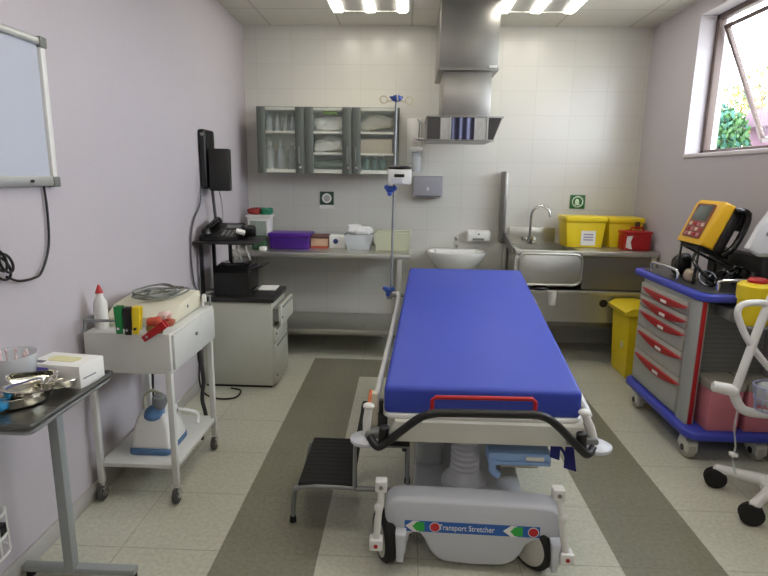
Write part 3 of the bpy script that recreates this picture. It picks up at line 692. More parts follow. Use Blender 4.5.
for i in range(9):
    a = .085+.03*rnd.uniform(-1, 1.3)
    co.tube([(-1.19+.022*math.sin(i*2.3)+a*math.cos(t)*.95+.012*math.sin(3*t+i), 2.575+.03*math.cos(i*1.7)+a*math.sin(t)*1.2+.014*math.cos(2*t+i), .910+.0025*i+.004*math.sin(3*t+i)) for t in [2*PI*k/26 for k in range(26)]], .0042, 6, closed=True)
lc = co.to('lead_coil', mat('grey_lead_cable', (118, 122, 116), .45, var=.2), ec)
B().disc((-1.046, 2.56, .86), .008, (1, .05, 0), .004).to('socket', GREY_P, ec)
B().tube([(-1.04, 2.74, .815), (-1.04, 2.75, .86), (-1.03, 2.75, .875), (-1.02, 2.73, .84)], .007, 8, smooth=3).to('connector', WHITE, ec)
bottle('gel_bottle', -1.345, 2.33, TT, .185, .029, WHITE, RED, 'white plastic bottle with red pointed cap on the trolley corner', 'bottle', neck=.5, point=1)
def clamp(name, x, m, label, rot=0, z=.882):
    t = thing(name, label, 'limb clamp', (x, 2.236, z))
    R = Matrix.Translation((x, 2.236, z)) @ Matrix.Rotation(rot, 4, 'Y')
    b = B().prism([(-.013, -.07), (.013, -.07), (.017, .02), (.017, .05), (-.017, .05), (-.017, .02)], 'y', -.012, .0, .003)
    b.prism([(-.013, -.055), (.013, -.055), (.017, .02), (.017, .05), (-.017, .05), (-.017, .02)], 'y', .012, .022, .003).box(-.012, .012, -.004, .014, -.01, .006)
    b.xf(R).to('jaws', m, t)
    B().disc((0, -.012, -.045), .006, (0, -1, 0), .005, seg=12).xf(R).to('terminal', CHROME if m != YELLOW else BLACK, t)
clamp('limb_clamp', -1.213, GREEN, 'green ECG limb clamp hooked on the trolley edge')
clamp('limb_clamp', -1.175, BLACK, 'black ECG limb clamp between the green and yellow clamps', 0, .878)
clamp('limb_clamp', -1.137, YELLOW, 'yellow ECG limb clamp hooked on the trolley edge', .08)
clamp('limb_clamp', -1.055, RED, 'red ECG limb clamp lying tilted over the trolley corner', .95, .83)
for i, (x, y, z, m) in enumerate(((-1.09, 2.29, 0.852, mat('orange_red_film', (196, 84, 62), .4, var=.35, nscale=60)), (-1.06, 2.32, 0.867, mat('white_red_film', (220, 190, 180), .4, var=.3, nscale=60)), (-1.035, 2.31, 0.847, mat('rust_film', (176, 96, 74), .4, var=.35, nscale=60)), (-1.08, 2.28, 0.822, mat('olive_film', (140, 130, 70), .5, var=.3, nscale=60)))):
    tag(B().lump((x, y, z), (.03, .02, .02), .5, 70+i, sub=3).to('electrode_packet', m, at=(x, y, z-.02)), ('orange-red electrode packet behind the yellow limb clamp', 'white and red electrode packet topmost of the small heap on trolley', 'rust red electrode packet by the tilted red clamp', 'olive electrode packet lowest in the small heap on trolley')[i], 'packet', 'electrode packets on the trolley')
nb = thing('nebulizer', 'white nebulizer with a blue base on the lower trolley shelf', 'nebulizer', (-1.18, 2.45, .185))
b = B().prism([(-.095, .205), (.095, .205), (.085, .31), (.065, .365), (.03, .38), (-.03, .38), (-.065, .365), (-.085, .31)], 'y', 2.345, 2.56, .02, seg=3)
b.warp(lambda x, y, z: (x-1.18, y+(z-.2)*.25*(1 if y < 2.45 else -.5), z)).to('casing', WHITE, nb)
SB = mat('slate_blue_plastic', (78, 112, 150), .45)
B().prism(roundrect(-1.28, -1.08, 2.335, 2.57, .03, 4), 'z', .186, .212, .004).to('base', SB, nb)
B().ell((-1.175, 2.41, .37), (.05, .05, .018), (.5, 0, 0)).to('cup_holder', SB, nb)
B().lathe([(0, 0), (.022, 0), (.035, .03), (.032, .06), (.016, .075), (0, .075)], (-1.155, 2.43, .382), 16).to('medicine_cup', mat('smoky_plastic', (120, 124, 126), .25), nb)
B().tube([(-1.25, 2.47, .36), (-1.24, 2.46, .43), (-1.20, 2.45, .465), (-1.15, 2.44, .455)], .008, 8, smooth=4).to('air_hose', CLEARC, nb)
B().box(-1.086, -1.078, 2.38, 2.41, .225, .26, .002).to('switch', BLACK, nb)
B().tube([(-1.1, 2.50, .35), (-1.055, 2.53, .33), (-1.035, 2.58, .29), (-1.03, 2.56, .25)], .01, 8, smooth=4).to('mouthpiece', WHITE, nb)
cable([(-1.37, 2.72, .60), (-1.36, 2.80, .45), (-1.385, 2.84, .25), (-1.37, 2.86, .02), (-1.28, 2.9, .008), (-1.18, 2.95, .008)], .007, 'black mains cable dropping behind the trolley to the floor')
cable([(-1.10, 2.815, .62), (-1.11, 2.84, .5), (-1.09, 2.83, .38), (-1.115, 2.86, .25), (-1.10, 2.86, .14), (-1.12, 2.83, .02)], .011, 'bundled dark cable hanging at the far end of the trolley', mat('charcoal_cable', (48, 48, 48), .6))

# ------------------------------------------------------------------ instrument stand with steel tray
ms = thing('instrument_stand', 'grey T-legged instrument stand with a steel tray near the whiteboard', 'stand', (-1.22, 1.7, 0))
mx0, mx1, my0, my1, mz = -1.41, -1.03, 1.385, 1.825, .80
b = B().box(mx0, mx1, my0, my1, mz-.016, mz-.010)
b.to('tray', brushed('tray_steel', (150, 150, 146), .3, (1, 40, 1)), ms)
B().tube([(p[0], p[1], mz-.008) for p in roundrect(mx0, mx1, my0, my1, .015, 3)], .008, 8, closed=True).to('rim', mat('dull_dark_steel', (92, 94, 92), .4, .5), ms)
B().tube([(p[0], p[1], mz-.03) for p in roundrect(mx0+.01, mx1-.01, my0+.01, my1-.01, .015, 3)], .007, 8, closed=True).to('carrier_frame', GREY_T, ms)
B().box(-1.236, -1.2, 1.745, 1.781, .03, mz-.03, .003).xf(Matrix.Translation((0, 0, 0))).to('post', mat('grey_blue_steel', (152, 158, 158), .42, .2), ms)
B().box(mx0+.005, -.975, 1.75, 1.786, .022, .045, .003).to('foot_bar', mat('grey_blue_steel', 0), ms)
for x in (mx0+.03, -.99): B().cyl((x, 1.768, 0), (x, 1.768, .024), .016, seg=14).to('rubber_foot', BLACKR, ms)
# kidney dishes
def kidney(x, y, z, s, rot, label):
    t = bmesh.new(); rings = []
    prof = [(.0, .004), (.5, .003), (.82, .006), (1.0, .04), (1.06, .043), (1.04, .046), (.97, .042), (.78, .010), (.4, .008), (0, .009)]
    n = 36; bm_ = B()
    def out(a):
        ca, sa = math.cos(a), math.sin(a)
        return Vector((.115*ca, .05*sa + .03*(ca*ca) - .012, 0))
    rows = []
    for r, h in prof:
        rows.append([t.verts.new((out(2*PI*k/n)*r)+Vector((0, 0, h))) for k in range(n)])
    for a, b_ in zip(rows, rows[1:]):
        for k in range(n): t.faces.new((a[k], a[(k+1) % n], b_[(k+1) % n], b_[k]))
    bmesh.ops.remove_doubles(t, verts=t.verts, dist=1e-5); bmesh.ops.recalc_face_normals(t, faces=t.faces)
    bm_.add(t, 0, Matrix.Translation((x, y, z)) @ Euler(rot).to_matrix().to_4x4() @ Matrix.Scale(s, 4))
    return tag(bm_.to('kidney_dish', mat('mirror_steel', (226, 224, 214), .14, 1, .05), at=(x, y, z)), label, 'kidney dish', 'steel kidney dishes on the tray')
kidney(-1.155, 1.545, mz-.009, .80, (0, 0, 1.05), 'steel kidney dish lowest on the tray, under the tilted ones')
kidney(-1.145, 1.55, mz+.018, .74, (.28, .12, 1.35), 'steel kidney dish tilted on top of the pile by tray edge')
kidney(-1.105, 1.645, mz+.004, .58, (-.12, .1, .9), 'small steel kidney dish before the white glove box')
gb = thing('glove_box', 'white glove box with blue print on the steel tray', 'box', (-1.14, 1.73, mz-.01))
GM = Matrix.Translation((-1.14, 1.735, mz-.01)) @ Matrix.Rotation(-.13, 4, 'Z')
B().box(-.10, .095, -.055, .065, 0, .078, .002).xf(GM).to('carton', PAPER, gb)
B().prism(roundrect(-.06, .05, -.02, .03, .02, 4), 'z', .078, .0795).xf(GM).to('opening', mat('pale_yellow_print', (222, 218, 170), .7), gb)
B().box(-.085, -.02, -.057, -.055, .045, .066).xf(GM).to('blue_print', mat('blue_violet_print', (112, 104, 196), .7), gb)
B().box(-.09, -.05, -.057, -.055, .016, .03).xf(GM).to('dark_print', mat('navy_print', (70, 68, 120), .7), gb)
B().box(-.095, -.05, -.045, -.025, .078, .0795).xf(GM).to('dark_print', mat('slate_print', (84, 84, 96), .7), gb)
B().box(.095, .0965, -.04, .02, .03, .034).xf(GM).to('side_print', GREY_P, gb)
kidney(-1.18, 1.615, mz+.03, .62, (.8, .15, .9), 'steel kidney dish standing on its side against the glove box')
jr = thing('swab_jar', 'clear plastic jar of swabs on the steel tray against the wall', 'jar', (-1.275, 1.66, mz-.01))
B().lathe([(0, 0), (.055, 0), (.065, .02), (.077, .12), (.08, .12), (.068, .018), (.058, -.001)], (-1.275, 1.66, mz-.01), 28).to('jar', CLEAR, jr)
for i in range(10):
    a = i*2.4; x, y = -1.275+.03*math.cos(a), 1.66+.03*math.sin(a)
    s_ = B().tube([(x, y, mz), (x+.018*math.cos(a), y+.018*math.sin(a), mz+.105)], .0022, 6).ell((x+.019*math.cos(a), y+.019*math.sin(a), mz+.108), (.0045, .0045, .008), u=8, v=6)
    tag(s_.to('cotton_swab', mat('pinkish_swab', (216, 190, 190), .8), at=(x, y, mz)), 'cotton swab standing in the clear jar on the tray', 'swab', 'cotton swabs in the clear jar')
tag(B().lump((-1.20, 1.478, mz+.012), (.035, .03, .02), .25, 80).to('blue_cap', mat('bright_blue_film', (40, 140, 190), .4), at=(-1.20, 1.478, mz-.008)), 'bright blue cap beside the kidney dishes on the tray', 'cap')

# ------------------------------------------------------------------ step stool
st = thing('step_stool', 'two-tread step stool with black rubber treads beside the stretcher', 'step stool', (-.2, 2.3, 0))
def tread(x0, x1, y0, y1, z, nm='tread'):
    b = B().box(x0, x1, y0, y1, z-.016, z, .006)
    n = 12
    for i in range(n): yy = y0+.02+(y1-y0-.04)*i/(n-1); b.box(x0+.012, x1-.012, yy-.006, yy+.006, z-.001, z+.0012)
    return b.to(nm, BLACKR, st)
tread(-.425, -.19, 2.085, 2.50, .225); tread(-.185, .04, 2.075, 2.50, .425)
for y in (2.09, 2.49):
    B().tube([(-.462, y+(.06 if y < 2.2 else 0), .012), (-.45, y+.04*(y < 2.2), .14), (-.41, y, .205), (-.19, y, .208)], .011, 10, smooth=3).to('leg', GREY_T, st)
    B().tube([(-.185, y, .205), (-.185, y, .405), (.035, y, .405), (.035, y, .205), (-.185, y, .205)], .011, 10).to('side_frame', GREY_T, st)
    B().tube([(.035, y, .205), (.04, y, .012)], .011, 10).to('leg', GREY_T, st)
    for x, yy in ((-.462, y+(.06 if y < 2.2 else 0)), (.04, y)): B().cyl((x, yy, 0), (x, yy, .03), .015, .013, 14).to('rubber_foot', BLACKR, st)

# ------------------------------------------------------------------ patient stretcher
sr = thing('patient_stretcher', 'wheeled patient stretcher with a royal blue mattress in the middle of the room', 'stretcher', (.32, 2.9, 0))
TF = lambda x, y, z: (x+.062*(y-2)+.012*(y-2)*(x-.31), y, z+.092*(y-2))
# mattress
b = B().box(-.066, .692, 1.995, 3.80, .588, .702, .02, seg=4)
b.warp(TF).to('mattress', BLUE_VINYL, sr, sharp=60)
B().prism(roundrect(-.074, .700, 1.985, 3.81, .05, 5), 'z', .574, .592, .006).warp(TF).to('mattress_platform', WHITE, sr)
fr = B().prism([(-.05, .49), (.715, .49), (.70, .575), (-.02, .575)], 'y', 1.965, 2.01, .008)
fr.prism([(-.05, .51), (-.02, .51), (-.02, .575), (-.05, .575)], 'y', 2.0, 3.78).prism([(.69, .51), (.72, .51), (.715, .575), (.69, .575)], 'y', 2.0, 3.78).box(-.05, .715, 3.74, 3.79, .51, .575)
fr.warp(TF).to('deck_frame', mat('pale_frame_enamel', (204, 204, 194), .45, var=.03), sr)
B().tube([(-.085, 2.05, .575), (-.105, 2.12, .60), (-.105, 2.7, .60), (-.12, 3.58, .565), (-.16, 3.66, .548), (-.17, 3.72, .546)], .013, 10, smooth=3).warp(TF).to('side_rail', WHITE, sr)
B().tube([(-.188, 3.66, .546), (-.12, 3.66, .546), (-.03, 3.66, .546)], .014, 10).cyl((-.188, 3.66, .52), (-.188, 3.66, .575), .018).warp(TF).to('pole_socket', GREY_T, sr)
B().tube([(.735, 2.1, .575), (.75, 2.15, .56), (.75, 2.9, .55), (.75, 3.55, .56), (.73, 3.62, .58)], .013, 10, smooth=3).warp(TF).to('side_rail', WHITE, sr)
B().tube([(-.115, 1.945, .515), (-.09, 1.915, .495), (-.06, 1.91, .505), (.06, 1.905, .61), (.12, 1.90, .638), (.20, 1.90, .643), (.43, 1.90, .645), (.51, 1.90, .643), (.57, 1.905, .61), (.67, 1.91, .51), (.70, 1.915, .488), (.73, 1.945, .50)], .0155, 14, smooth=4).to('push_handle', BLACK, sr)
B().tube([(.118, 1.945, .615), (.118, 1.945, .672), (.13, 1.945, .684), (.49, 1.945, .688), (.502, 1.945, .676), (.502, 1.945, .615)], .0085, 10).to('foot_rail', RED, sr)
for x in (.118, .502): B().cyl((x, 1.94, .612), (x, 1.94, .634), .014, seg=14).to('rail_socket', ALU, sr)
for sx, xb in ((-1, -.135), (1, .752)):
    B().lathe([(0, 0), (.05, 0), (.058, .008), (.058, .018), (.045, .026), (0, .026)], (xb, 1.975, .478), 28).to('bumper_wheel', GREYW, sr)
    B().prism([(-.06*1, -.03), (.06, -.03), (.06, .03), (-.06, .03)], 'z', .50, .53, .01).xf(Matrix.Translation((xb-sx*.06, 1.985, 0))).to('bumper_bracket', GREY_P, sr)
    lx = -.012*sx if sx < 0 else -.055
    B().tube([(xb+sx*-.005, 1.98, .50), (xb+lx*.5, 1.98, .565), (xb+lx, 1.98, .622)], lambda s: .017-.003*abs(s-.5), 12).ell((xb+lx, 1.98, .625), (.023, .02, .014)).to('release_lever', WHITE, sr)
    B().tube([(xb-sx*.07, 1.935, .50), (xb-sx*.075, 1.93, .56)], .02, 12).ell((xb-sx*.075, 1.93, .56), (.02, .02, .012)).to('handle_hinge', BLACK, sr)
B().box(-.125, -.09, 2.02, 2.06, .52, .66, .006).to('rail_post', CREAM, sr)
B().tube([(-.118, 2.02, .59), (-.122, 2.0, .63), (-.118, 2.03, .67)], .007, 8, smooth=3).to('orange_clip', mat('orange_plastic', (206, 112, 66), .5), sr)
B().box(-.085, -.068, 2.0, 2.03, .585, .64, .004).to('rail_stop', BLACK, sr)
# base, yawed a little like the frame of the photograph's stretcher
BM_ = Matrix.Translation((.28, 1.885, 0)) @ Matrix.Rotation(-.045, 4, 'Z') @ Matrix.Translation((-.28, -1.885, 0))
def bez(a, b_, c_, n=6): return [tuple((1-t)**2*Vector(a)+2*t*(1-t)*Vector(b_)+t*t*Vector(c_)) for t in [k/n for k in range(n+1)]]
ol = [(-.05, .17), (-.055, .235)]+bez((-.055, .235), (-.05, .290), (.02, .292))+[(.28, .295), (.54, .292)]+bez((.54, .292), (.61, .290), (.615, .235))+[(.615, .13), (.608, .05), (.588, .05), (.575, .10)]+bez((.56, .13), (.53, .145), (.51, .135))+bez((.49, .12), (.46, .03), (.39, .024))+[(.28, .020), (.2, .024)]+bez((.18, .026), (.13, .04), (.10, .12))+bez((.085, .14), (.06, .15), (.045, .13))+[(.035, .09), (.03, .045), (-.005, .045), (-.022, .12)]
clean = []
for p in ol:
    if not clean or (Vector(p)-Vector(clean[-1])).length > .004: clean.append(tuple(p)[:2])
sh = B().loft(clean, [(1.88, .016), (1.884, .009), (1.892, .003), (1.905, 0), (1.975, 0)])
for x0, x1 in ((-.008, .032), (.572, .606)):
    B().prism([(x0+.006, .05), (x1-.008, .05), (x1, .17), (x0, .17)], 'y', 1.832, 1.90, .008, seg=3).xf(BM_).to('fork_cover', GREYW, sr)
sh.xf(BM_).to('base_shell', GREYW, sr, sharp=45)
b = B().prism([(1.98, .09), (3.45, .09), (3.45, .20), (3.35, .215), (2.05, .21), (1.98, .25)], 'x', .05, .51, .02); b.xf(BM_).to('base_cover', GREYW, sr)
b = B().loft(clean, [(3.38, 0), (3.50, 0), (3.52, .012)]); b.warp(lambda x, y, z: (x+.03, y, z)).xf(BM_).to('rear_shell', GREYW, sr, sharp=45)
DM = BM_ @ Matrix.Translation((.280, 1.879, .183)) @ Matrix.Rotation(-.012, 4, 'Y')
dec = B().box(-.255, .255, -.001, .001, -.0225, .0225).xf(DM).to('printed_strip', mat('strip_blue', (28, 92, 172), .4), sr)
for x in (-.205, .165):
    B().prism([(x-.047, 0), (x-.018, .0225), (x+.006, .0225), (x-.012, .0), (x+.006, -.0225), (x-.018, -.0225)], 'y', -.0018, -.001).xf(DM).to('white_arrow', PAPER, dec)
    B().prism([(x-.02, 0), (x-.004, .019), (x+.026, .019), (x+.026, -.019), (x-.004, -.019)], 'y', -.0024, -.001).xf(DM).to('green_arrow', mat('strip_green', (40, 168, 62), .5), dec)
    B().disc((x+.066, -.001, 0), .0205, (0, -1, 0), .001, seg=22).xf(DM).to('pale_ring', PAPER, dec)
    B().disc((x+.066, -.001, 0), .0178, (0, -1, 0), .0016, seg=22).xf(DM).to('red_circle', mat('strip_red', (190, 30, 40), .5), dec)
text_mesh('Transport Stretcher', .033, DM @ Matrix.Translation((-.019, -.0012, 0)) @ Matrix.Rotation(PI/2, 4, 'X') @ Matrix.Diagonal((.78, 1, 1, 1)), 'lettering', PAPER, dec)
bl = []
for y, nm in ((2.16, 'lift_column'), (3.2, 'lift_column')):
    zt = .56+.092*(y-2)
    prf = [(.0, .20), (.1, .20), (.095, .235), (.075, .25), (.066, .27)]
    n = 12
    for i in range(n): z = .28+(zt-.28)*i/n; prf += [(.058, z), (.063, z+(zt-.28)/n*.5)]
    prf += [(.055, zt), (0, zt)]
    B().lathe(prf, (.27+.055*(y-2), y, 0), 28).to(nm, GREYW, sr)
B().prism(roundrect(.08, .20, 2.30, 3.0, .03, 4), 'z', .20, .545, .01).to('pump_housing', mat('pale_translucent_grey', (186, 192, 196), .3), sr)
b = B().prism([(.355, .372), (.60, .372), (.60, .425), (.355, .425)], 'y', 2.02, 2.12, .006).box(.37, .59, 2.012, 2.022, .382, .394, .002)
b.tube([(.375, 2.03, .40), (.37, 2.02, .355), (.395, 2.02, .33)], .016, 10, smooth=3)
b.to('hand_control', PALE_BLUE, sr)
B().box(.50, .57, 2.014, 2.022, .398, .414).to('control_label', PAPER, sr)
B().prism([(.44, .26), (.60, .26), (.62, .39), (.42, .39)], 'y', 2.2, 2.45, .01).to('oxygen_cradle', CREAM, sr)
for x0, x1, z0, z1 in ((.59, .628, .405, .53),): B().prism([(x0, z1), (x1, z1), (x1+.002, z0), (x0+.003, z0+.012)], 'y', 2.015, 2.02).to('strap', NAVY, sr)
B().prism([(.655, .535), (.672, .535), (.705, .35), (.655, .365)], 'y', 2.03, 2.036).to('strap', NAVY, sr)
B().tube([(.62, 2.02, .47), (.645, 2.025, .44), (.66, 2.03, .41)], .006, 8, smooth=3).to('strap_cord', NAVY, sr)
B().tube([(.02, 2.14, .505), (.02, 2.14, .36)], .012, 10).tube([(.0, 2.14, .47), (.07, 2.14, .47)], .006).tube([(.0, 2.14, .43), (.07, 2.14, .43)], .006).ell((.02, 2.13, .40), (.02, .015, .02)).to('crank_rod', BLACK, sr)
def pedal(x0, z0, x1, z1, y):
    b = B().tube([(x0, y, z0), ((x0*2+x1)/3+.004, y-.006, (z0*2+z1)/3), ((x0+x1)/2, y-.008, (z0+z1)/2), (x1, y-.012, z1)], .013, 10, smooth=3)
    b.box(x0-.022, x0+.022, y-.022, y+.022, z0-.022, z0+.022, .006).box(x1-.025, x1+.025, y-.034, y+.012, z1-.022, z1+.022, .006).ell(((x0+x1)/2, y-.008, (z0+z1)/2+.03), (.018, .016, .02))
    o = b.to('brake_pedal', WHITE, sr)
    B().disc((x1, y-.034, z1), .008, (0, -1, 0), .003, seg=12).to('red_mark', RED, o)
    B().disc((x0, y-.022, z0), .008, (0, -1, 0), .003, seg=12).to('bolt_hole', GREY_P, o)
pedal(-.066, .37, -.082, .135, 1.855); pedal(.582, .368, .628, .115, 1.845)
def caster(x, y, ang, par=sr):
    M = Matrix.Translation((x, y, .1)) @ Matrix.Rotation(ang, 4, 'Z')
    o = B().cyl((-.026, 0, 0), (.026, 0, 0), .10, seg=36, bev=.012).xf(M).to('wheel', BLACKR, sr)
    B().lathe([(0, .0), (.06, .0), (.082, -.006), (.083, -.02)], (-.031, 0, 0), 32, axis=(-1, 0, 0)).lathe([(0, .0), (.06, .0), (.082, -.006), (.083, -.02)], (.031, 0, 0), 32, axis=(1, 0, 0)).xf(M).to('wheel_cover', mat('wheel_cover_grey', (182, 180, 172), .5), o)
caster(-.05, 1.94, .34); caster(.522, 1.925, .68); caster(.02, 3.44, .2); caster(.60, 3.42, .1)

# ------------------------------------------------------------------ IV pole and pump at the stretcher's head
ip = thing('iv_pole', 'slim steel IV pole with blue hub clamped to the stretcher head', 'IV pole', (-.085, 3.66, .70))
B().tube([(-.085, 3.66, .70), (-.078, 3.66, 1.35), (-.072, 3.66, 1.965)], .0085, 10).to('pole', GREY_T, ip)
BLUH = mat('blue_knob_plastic', (48, 84, 168), .4)
h = B().ell((-.071, 3.66, 1.975), (.035, .03, .022)).box(-.115, -.03, 3.65, 3.67, 1.975, 1.987, .004)
h.to('hook_hub', BLUH, ip)
hooks = B()
for a in (0.2, 1.6, 3.3, 4.8):
    ca, sa = math.cos(a), math.sin(a); hooks = B()
    hooks.tube([(-.071, 3.66, 1.965), (-.071+.06*ca, 3.66+.06*sa, 1.955)], .0035, 6)
    hooks.ring((-.071+.082*ca, 3.66+.082*sa, 1.965), .023, .003, (-sa, ca, .2))
    hooks.to('hook', mat('brass_wire', (196, 184, 152), .45, .4), ip)
for z, s_ in ((1.405, 1), (.735, .9)):
    k = B().ell((-.10, 3.64, z), (.03*s_, .025*s_, .024*s_))
    for i in range(3): a = i*2.1+.4; k.ell((-.10+.03*math.cos(a), 3.63, z+.025*math.sin(a)), (.017, .014, .017))
    k.to('clamp_knob', BLUH, ip)
pu = thing('infusion_pump', 'white infusion pump with a black top clipped to the IV pole', 'infusion pump', (-.04, 3.62, 1.45))
B().box(-.115, .035, 3.56, 3.65, 1.44, 1.535, .01).to('casing', WHITE, pu)
B().ell((-.04, 3.60, 1.545), (.078, .05, .017)).to('top_cap', BLACK, pu)
B().box(-.075, -.01, 3.554, 3.562, 1.485, 1.505, .003).to('display', BLACK, pu)
B().box(-.09, -.02, 3.555, 3.562, 1.45, 1.475, .002).to('keys', GREYW, pu)

# ------------------------------------------------------------------ emergency drawer cart
ec_ = thing('emergency_cart', 'grey emergency cart with blue edges and five red-handled drawers', 'medical cart', (1.78, 3.24, 0))
b = B().box(1.572, 1.99, 2.99, 3.60, .175, .872, .004); b.to('body', CARTG, ec_)
B().box(1.66, 1.99, 2.982, 2.99, .19, .865).to('end_panel', grid_material('slatted_grey_panel', (0, 2), (10, .028), (0, 0), (112, 114, 110), (84, 86, 84), .002, .5), ec_)
B().prism(roundrect(1.562, 1.612, 2.88, 2.995, .014, 4), 'z', .175, .872).to('corner_post', mat('cart_post_grey', (166, 168, 164), .45), ec_)
B().box(1.575, 1.597, 2.874, 2.882, .18, .868, .002).to('red_stripe', RED, ec_)
tops = [.842, .762, .684, .552, .40]; bots = [.768, .69, .558, .406, .195]
for z1, z0 in zip(tops, bots):
    d = B().box(1.556, 1.575, 3.0, 3.595, z0, z1, .004).to('drawer', CARTG, ec_)
    zh = z1-.03; hp = [(2.965, zh+.004), (3.55, zh+.004)]
    for k in range(1, 12):
        t_ = k/12; hp.append((3.55-.585*t_, zh+.004-.044*math.sin(PI*t_)**.8))
    h = B().prism(hp, 'x', 1.538, 1.558, .004).to('handle', RED, d)
    B().box(1.534, 1.539, 3.20, 3.27, zh-.03, zh-.012, .002).to('name_plate', PAPER, h)
B().prism(roundrect(1.545, 2.005, 2.845, 3.745, .07, 6), 'z', .872, .912, .012, seg=3).to('top_edge', BLUE_TRIM, ec_)
B().prism(roundrect(1.585, 1.985, 2.885, 3.705, .05, 5), 'z', .908, .916).to('top_mat', mat('dark_grey_mat', (72, 74, 74), .35), ec_)
B().prism(roundrect(1.525, 2.005, 2.765, 3.665, .08, 6), 'z', .132, .178, .014, seg=3).to('base_bumper', BLUE_TRIM, ec_)
for x, y in ((1.585, 2.87), (1.585, 3.53), (1.945, 2.86), (1.945, 3.53)):
    c = B().cyl((x, y, .10), (x, y, .135), .03).prism([(y-.06, .045), (y-.06, .10), (y-.025, .122), (y+.035, .12), (y+.05, .06), (y+.02, .04)], 'x', x-.03, x+.03, .006).to('caster_housing', mat('caster_white', (206, 206, 198), .45), ec_)
    B().cyl((x-.022, y-.01, .056), (x+.022, y-.01, .056), .056, seg=26, bev=.008).to('wheel', mat('pale_tyre', (176, 174, 164), .6), c)
    B().cyl((x-.033, y-.01, .055), (x+.033, y-.01, .055), .018, seg=16).to('wheel_hub', BLACK, c)
B().tube([(1.61, 3.60, .912), (1.61, 3.60, .96), (1.61, 3.55, .975), (1.61, 3.30, .975), (1.61, 3.25, .96), (1.61, 3.25, .912)], .009, 10, smooth=2).to('guard_rail', CHROME, ec_)
B().tube([(1.67, 2.93, .912), (1.67, 2.93, .955), (1.69, 2.93, .975), (1.90, 2.93, .975), (1.925, 2.93, .955), (1.925, 2.93, .912)], .011, 10, smooth=2).to('guard_rail', CHROME, ec_)
B().box(1.70, 1.83, 2.66, 2.85, .78, .792, .003).box(1.70, 1.83, 2.845, 2.99, .78, .84, .003).to('sharps_bracket', GREY_P, ec_)
for i, (x0, x1) in enumerate(((1.632, 1.81), (1.83, 1.985))):
    t = thing('sample_box', ('pink box with grey lid on the cart base, beside the red stripe', 'pink box with grey lid on the cart base, next to the wall')[i], 'box', ((x0+x1)/2, 2.885, .178), 'pink boxes on the cart base')
    B().prism([(x0+.01, .178), (x1-.01, .178), (x1, .41), (x0, .41)], 'y', 2.80, 2.975, .012).to('body', PINK, t)
    B().box(x0-.006, x1+.006, 2.792, 2.98, .405, .455, .014).to('lid', TAUPE, t)
t = thing('sharps_container', 'yellow sharps container with red lid hung on the cart end', 'sharps container', (1.755, 2.75, .792))
B().lathe([(0, 0), (.066, 0), (.072, .02), (.076, .12), (.082, .125), (.086, .15), (.086, .195), (.07, .21), (0, .21)], (1.755, 2.75, .793), 28).to('body', YELLOW, t)
B().lathe([(0, .205), (.045, .205), (.045, .222), (.036, .232), (0, .234)], (1.755, 2.75, .793), 22).to('lid', RED, t)
# defibrillator on the cart
df = thing('defibrillator', 'yellow defibrillator with dark screen, tilted back on the drawer cart', 'defibrillator', (1.78, 3.24, .916))
DF = Matrix.Translation((1.635, 3.235, 1.145)) @ Matrix.Rotation(math.radians(22), 4, 'Y')
B().prism([(0, 0), (.08, .0), (.08, .262), (.015, .262), (0, .235)], 'y', -.14, .14, .016, seg=3).xf(Matrix.Rotation(0, 4, 'X')).xf(DF).to('casing', AMBER, df)
B().prism(roundrect(-.095, .095, .03, .235, .012, 3), 'x', -.004, .004).xf(DF).to('front_panel', mat('dark_red_brown_panel', (124, 62, 46), .4, var=.15, nscale=40), df)
B().box(-.006, .0, -.075, .08, .135, .225, .002).xf(DF).to('screen', mat('grey_green_screen', (82, 92, 84), .2), df)
kb = B(); rnd = random.Random(3)
for i in range(4):
    for j in range(3): kb.box(-.008, .0, -.078+.042*i, -.05+.042*i, .042+.03*j, .062+.03*j, .003, m=(i+j) % 3)
kb.xf(DF).to('buttons', [PINK, RED, mat('pale_button', (220, 190, 170), .5)], df)
B().box(.08, .145, -.13, .13, -.01, .25, .02, seg=3).xf(DF).to('battery_pack', BLACK, df)
B().tube([(.08, -.145, .235), (.13, -.155, .25), (.165, -.15, .20), (.17, -.145, .06), (.13, -.145, -.01)], .018, 10, smooth=3).xf(DF).to('cable_loop', mat('gloss_black', 0), df)
B().box(.14, .195, -.12, .0, .15, .275, .02).xf(DF).to('paddle', BLACK, df)
sb_ = B()
for y in (3.13, 3.33):
    sb_.tube([(1.64, y, .918), (1.65, y, 1.12), (1.86, y, 1.02), (1.86, y, .918)], .01, 8)
sb_.tube([(1.65, 3.13, 1.12), (1.65, 3.33, 1.12)], .01, 8).tube([(1.86, 3.13, 1.02), (1.86, 3.33, 1.02)], .01, 8)
sb_.to('tilt_stand', BLACK, df)
B().obox((1.73, 3.235, 1.105), (.17, .25, .02), (0, .42, 0), .005).to('support_plate', BLACK, df)
cl = B()
rnd = random.Random(9)
for i in range(5):
    cx, cy, r = 1.655+.045*i, 3.02+.02*rnd.uniform(-1, 1), .05+.02*rnd.random()
    cl.tube([(cx+r*math.cos(a)*.8, cy+r*.5*math.sin(a), .935+.03*i*.3+.045*(1+math.sin(a+i))*.5*1.6) for a in [2*PI*k/20 for k in range(20)]], .007, 6, closed=True)
cl.tube([(1.63, 3.12, 1.1), (1.60, 3.08, 1.06), (1.64, 3.03, .99), (1.70, 3.02, .95)], .009, 8, smooth=4)
tag(cl.to('cable_coil', mat('gloss_black', 0), at=(1.74, 3.02, .917)), 'black leads coiled loosely on the cart top before the defibrillator', 'cable')
tag(B().lump((1.90, 3.03, .975), (.045, .05, .055), .3, 90, flat=.917).to('black_pouch', BLACK, at=(1.90, 3.03, .917)), 'crumpled black pouch on the cart top beside the coiled leads', 'pouch')
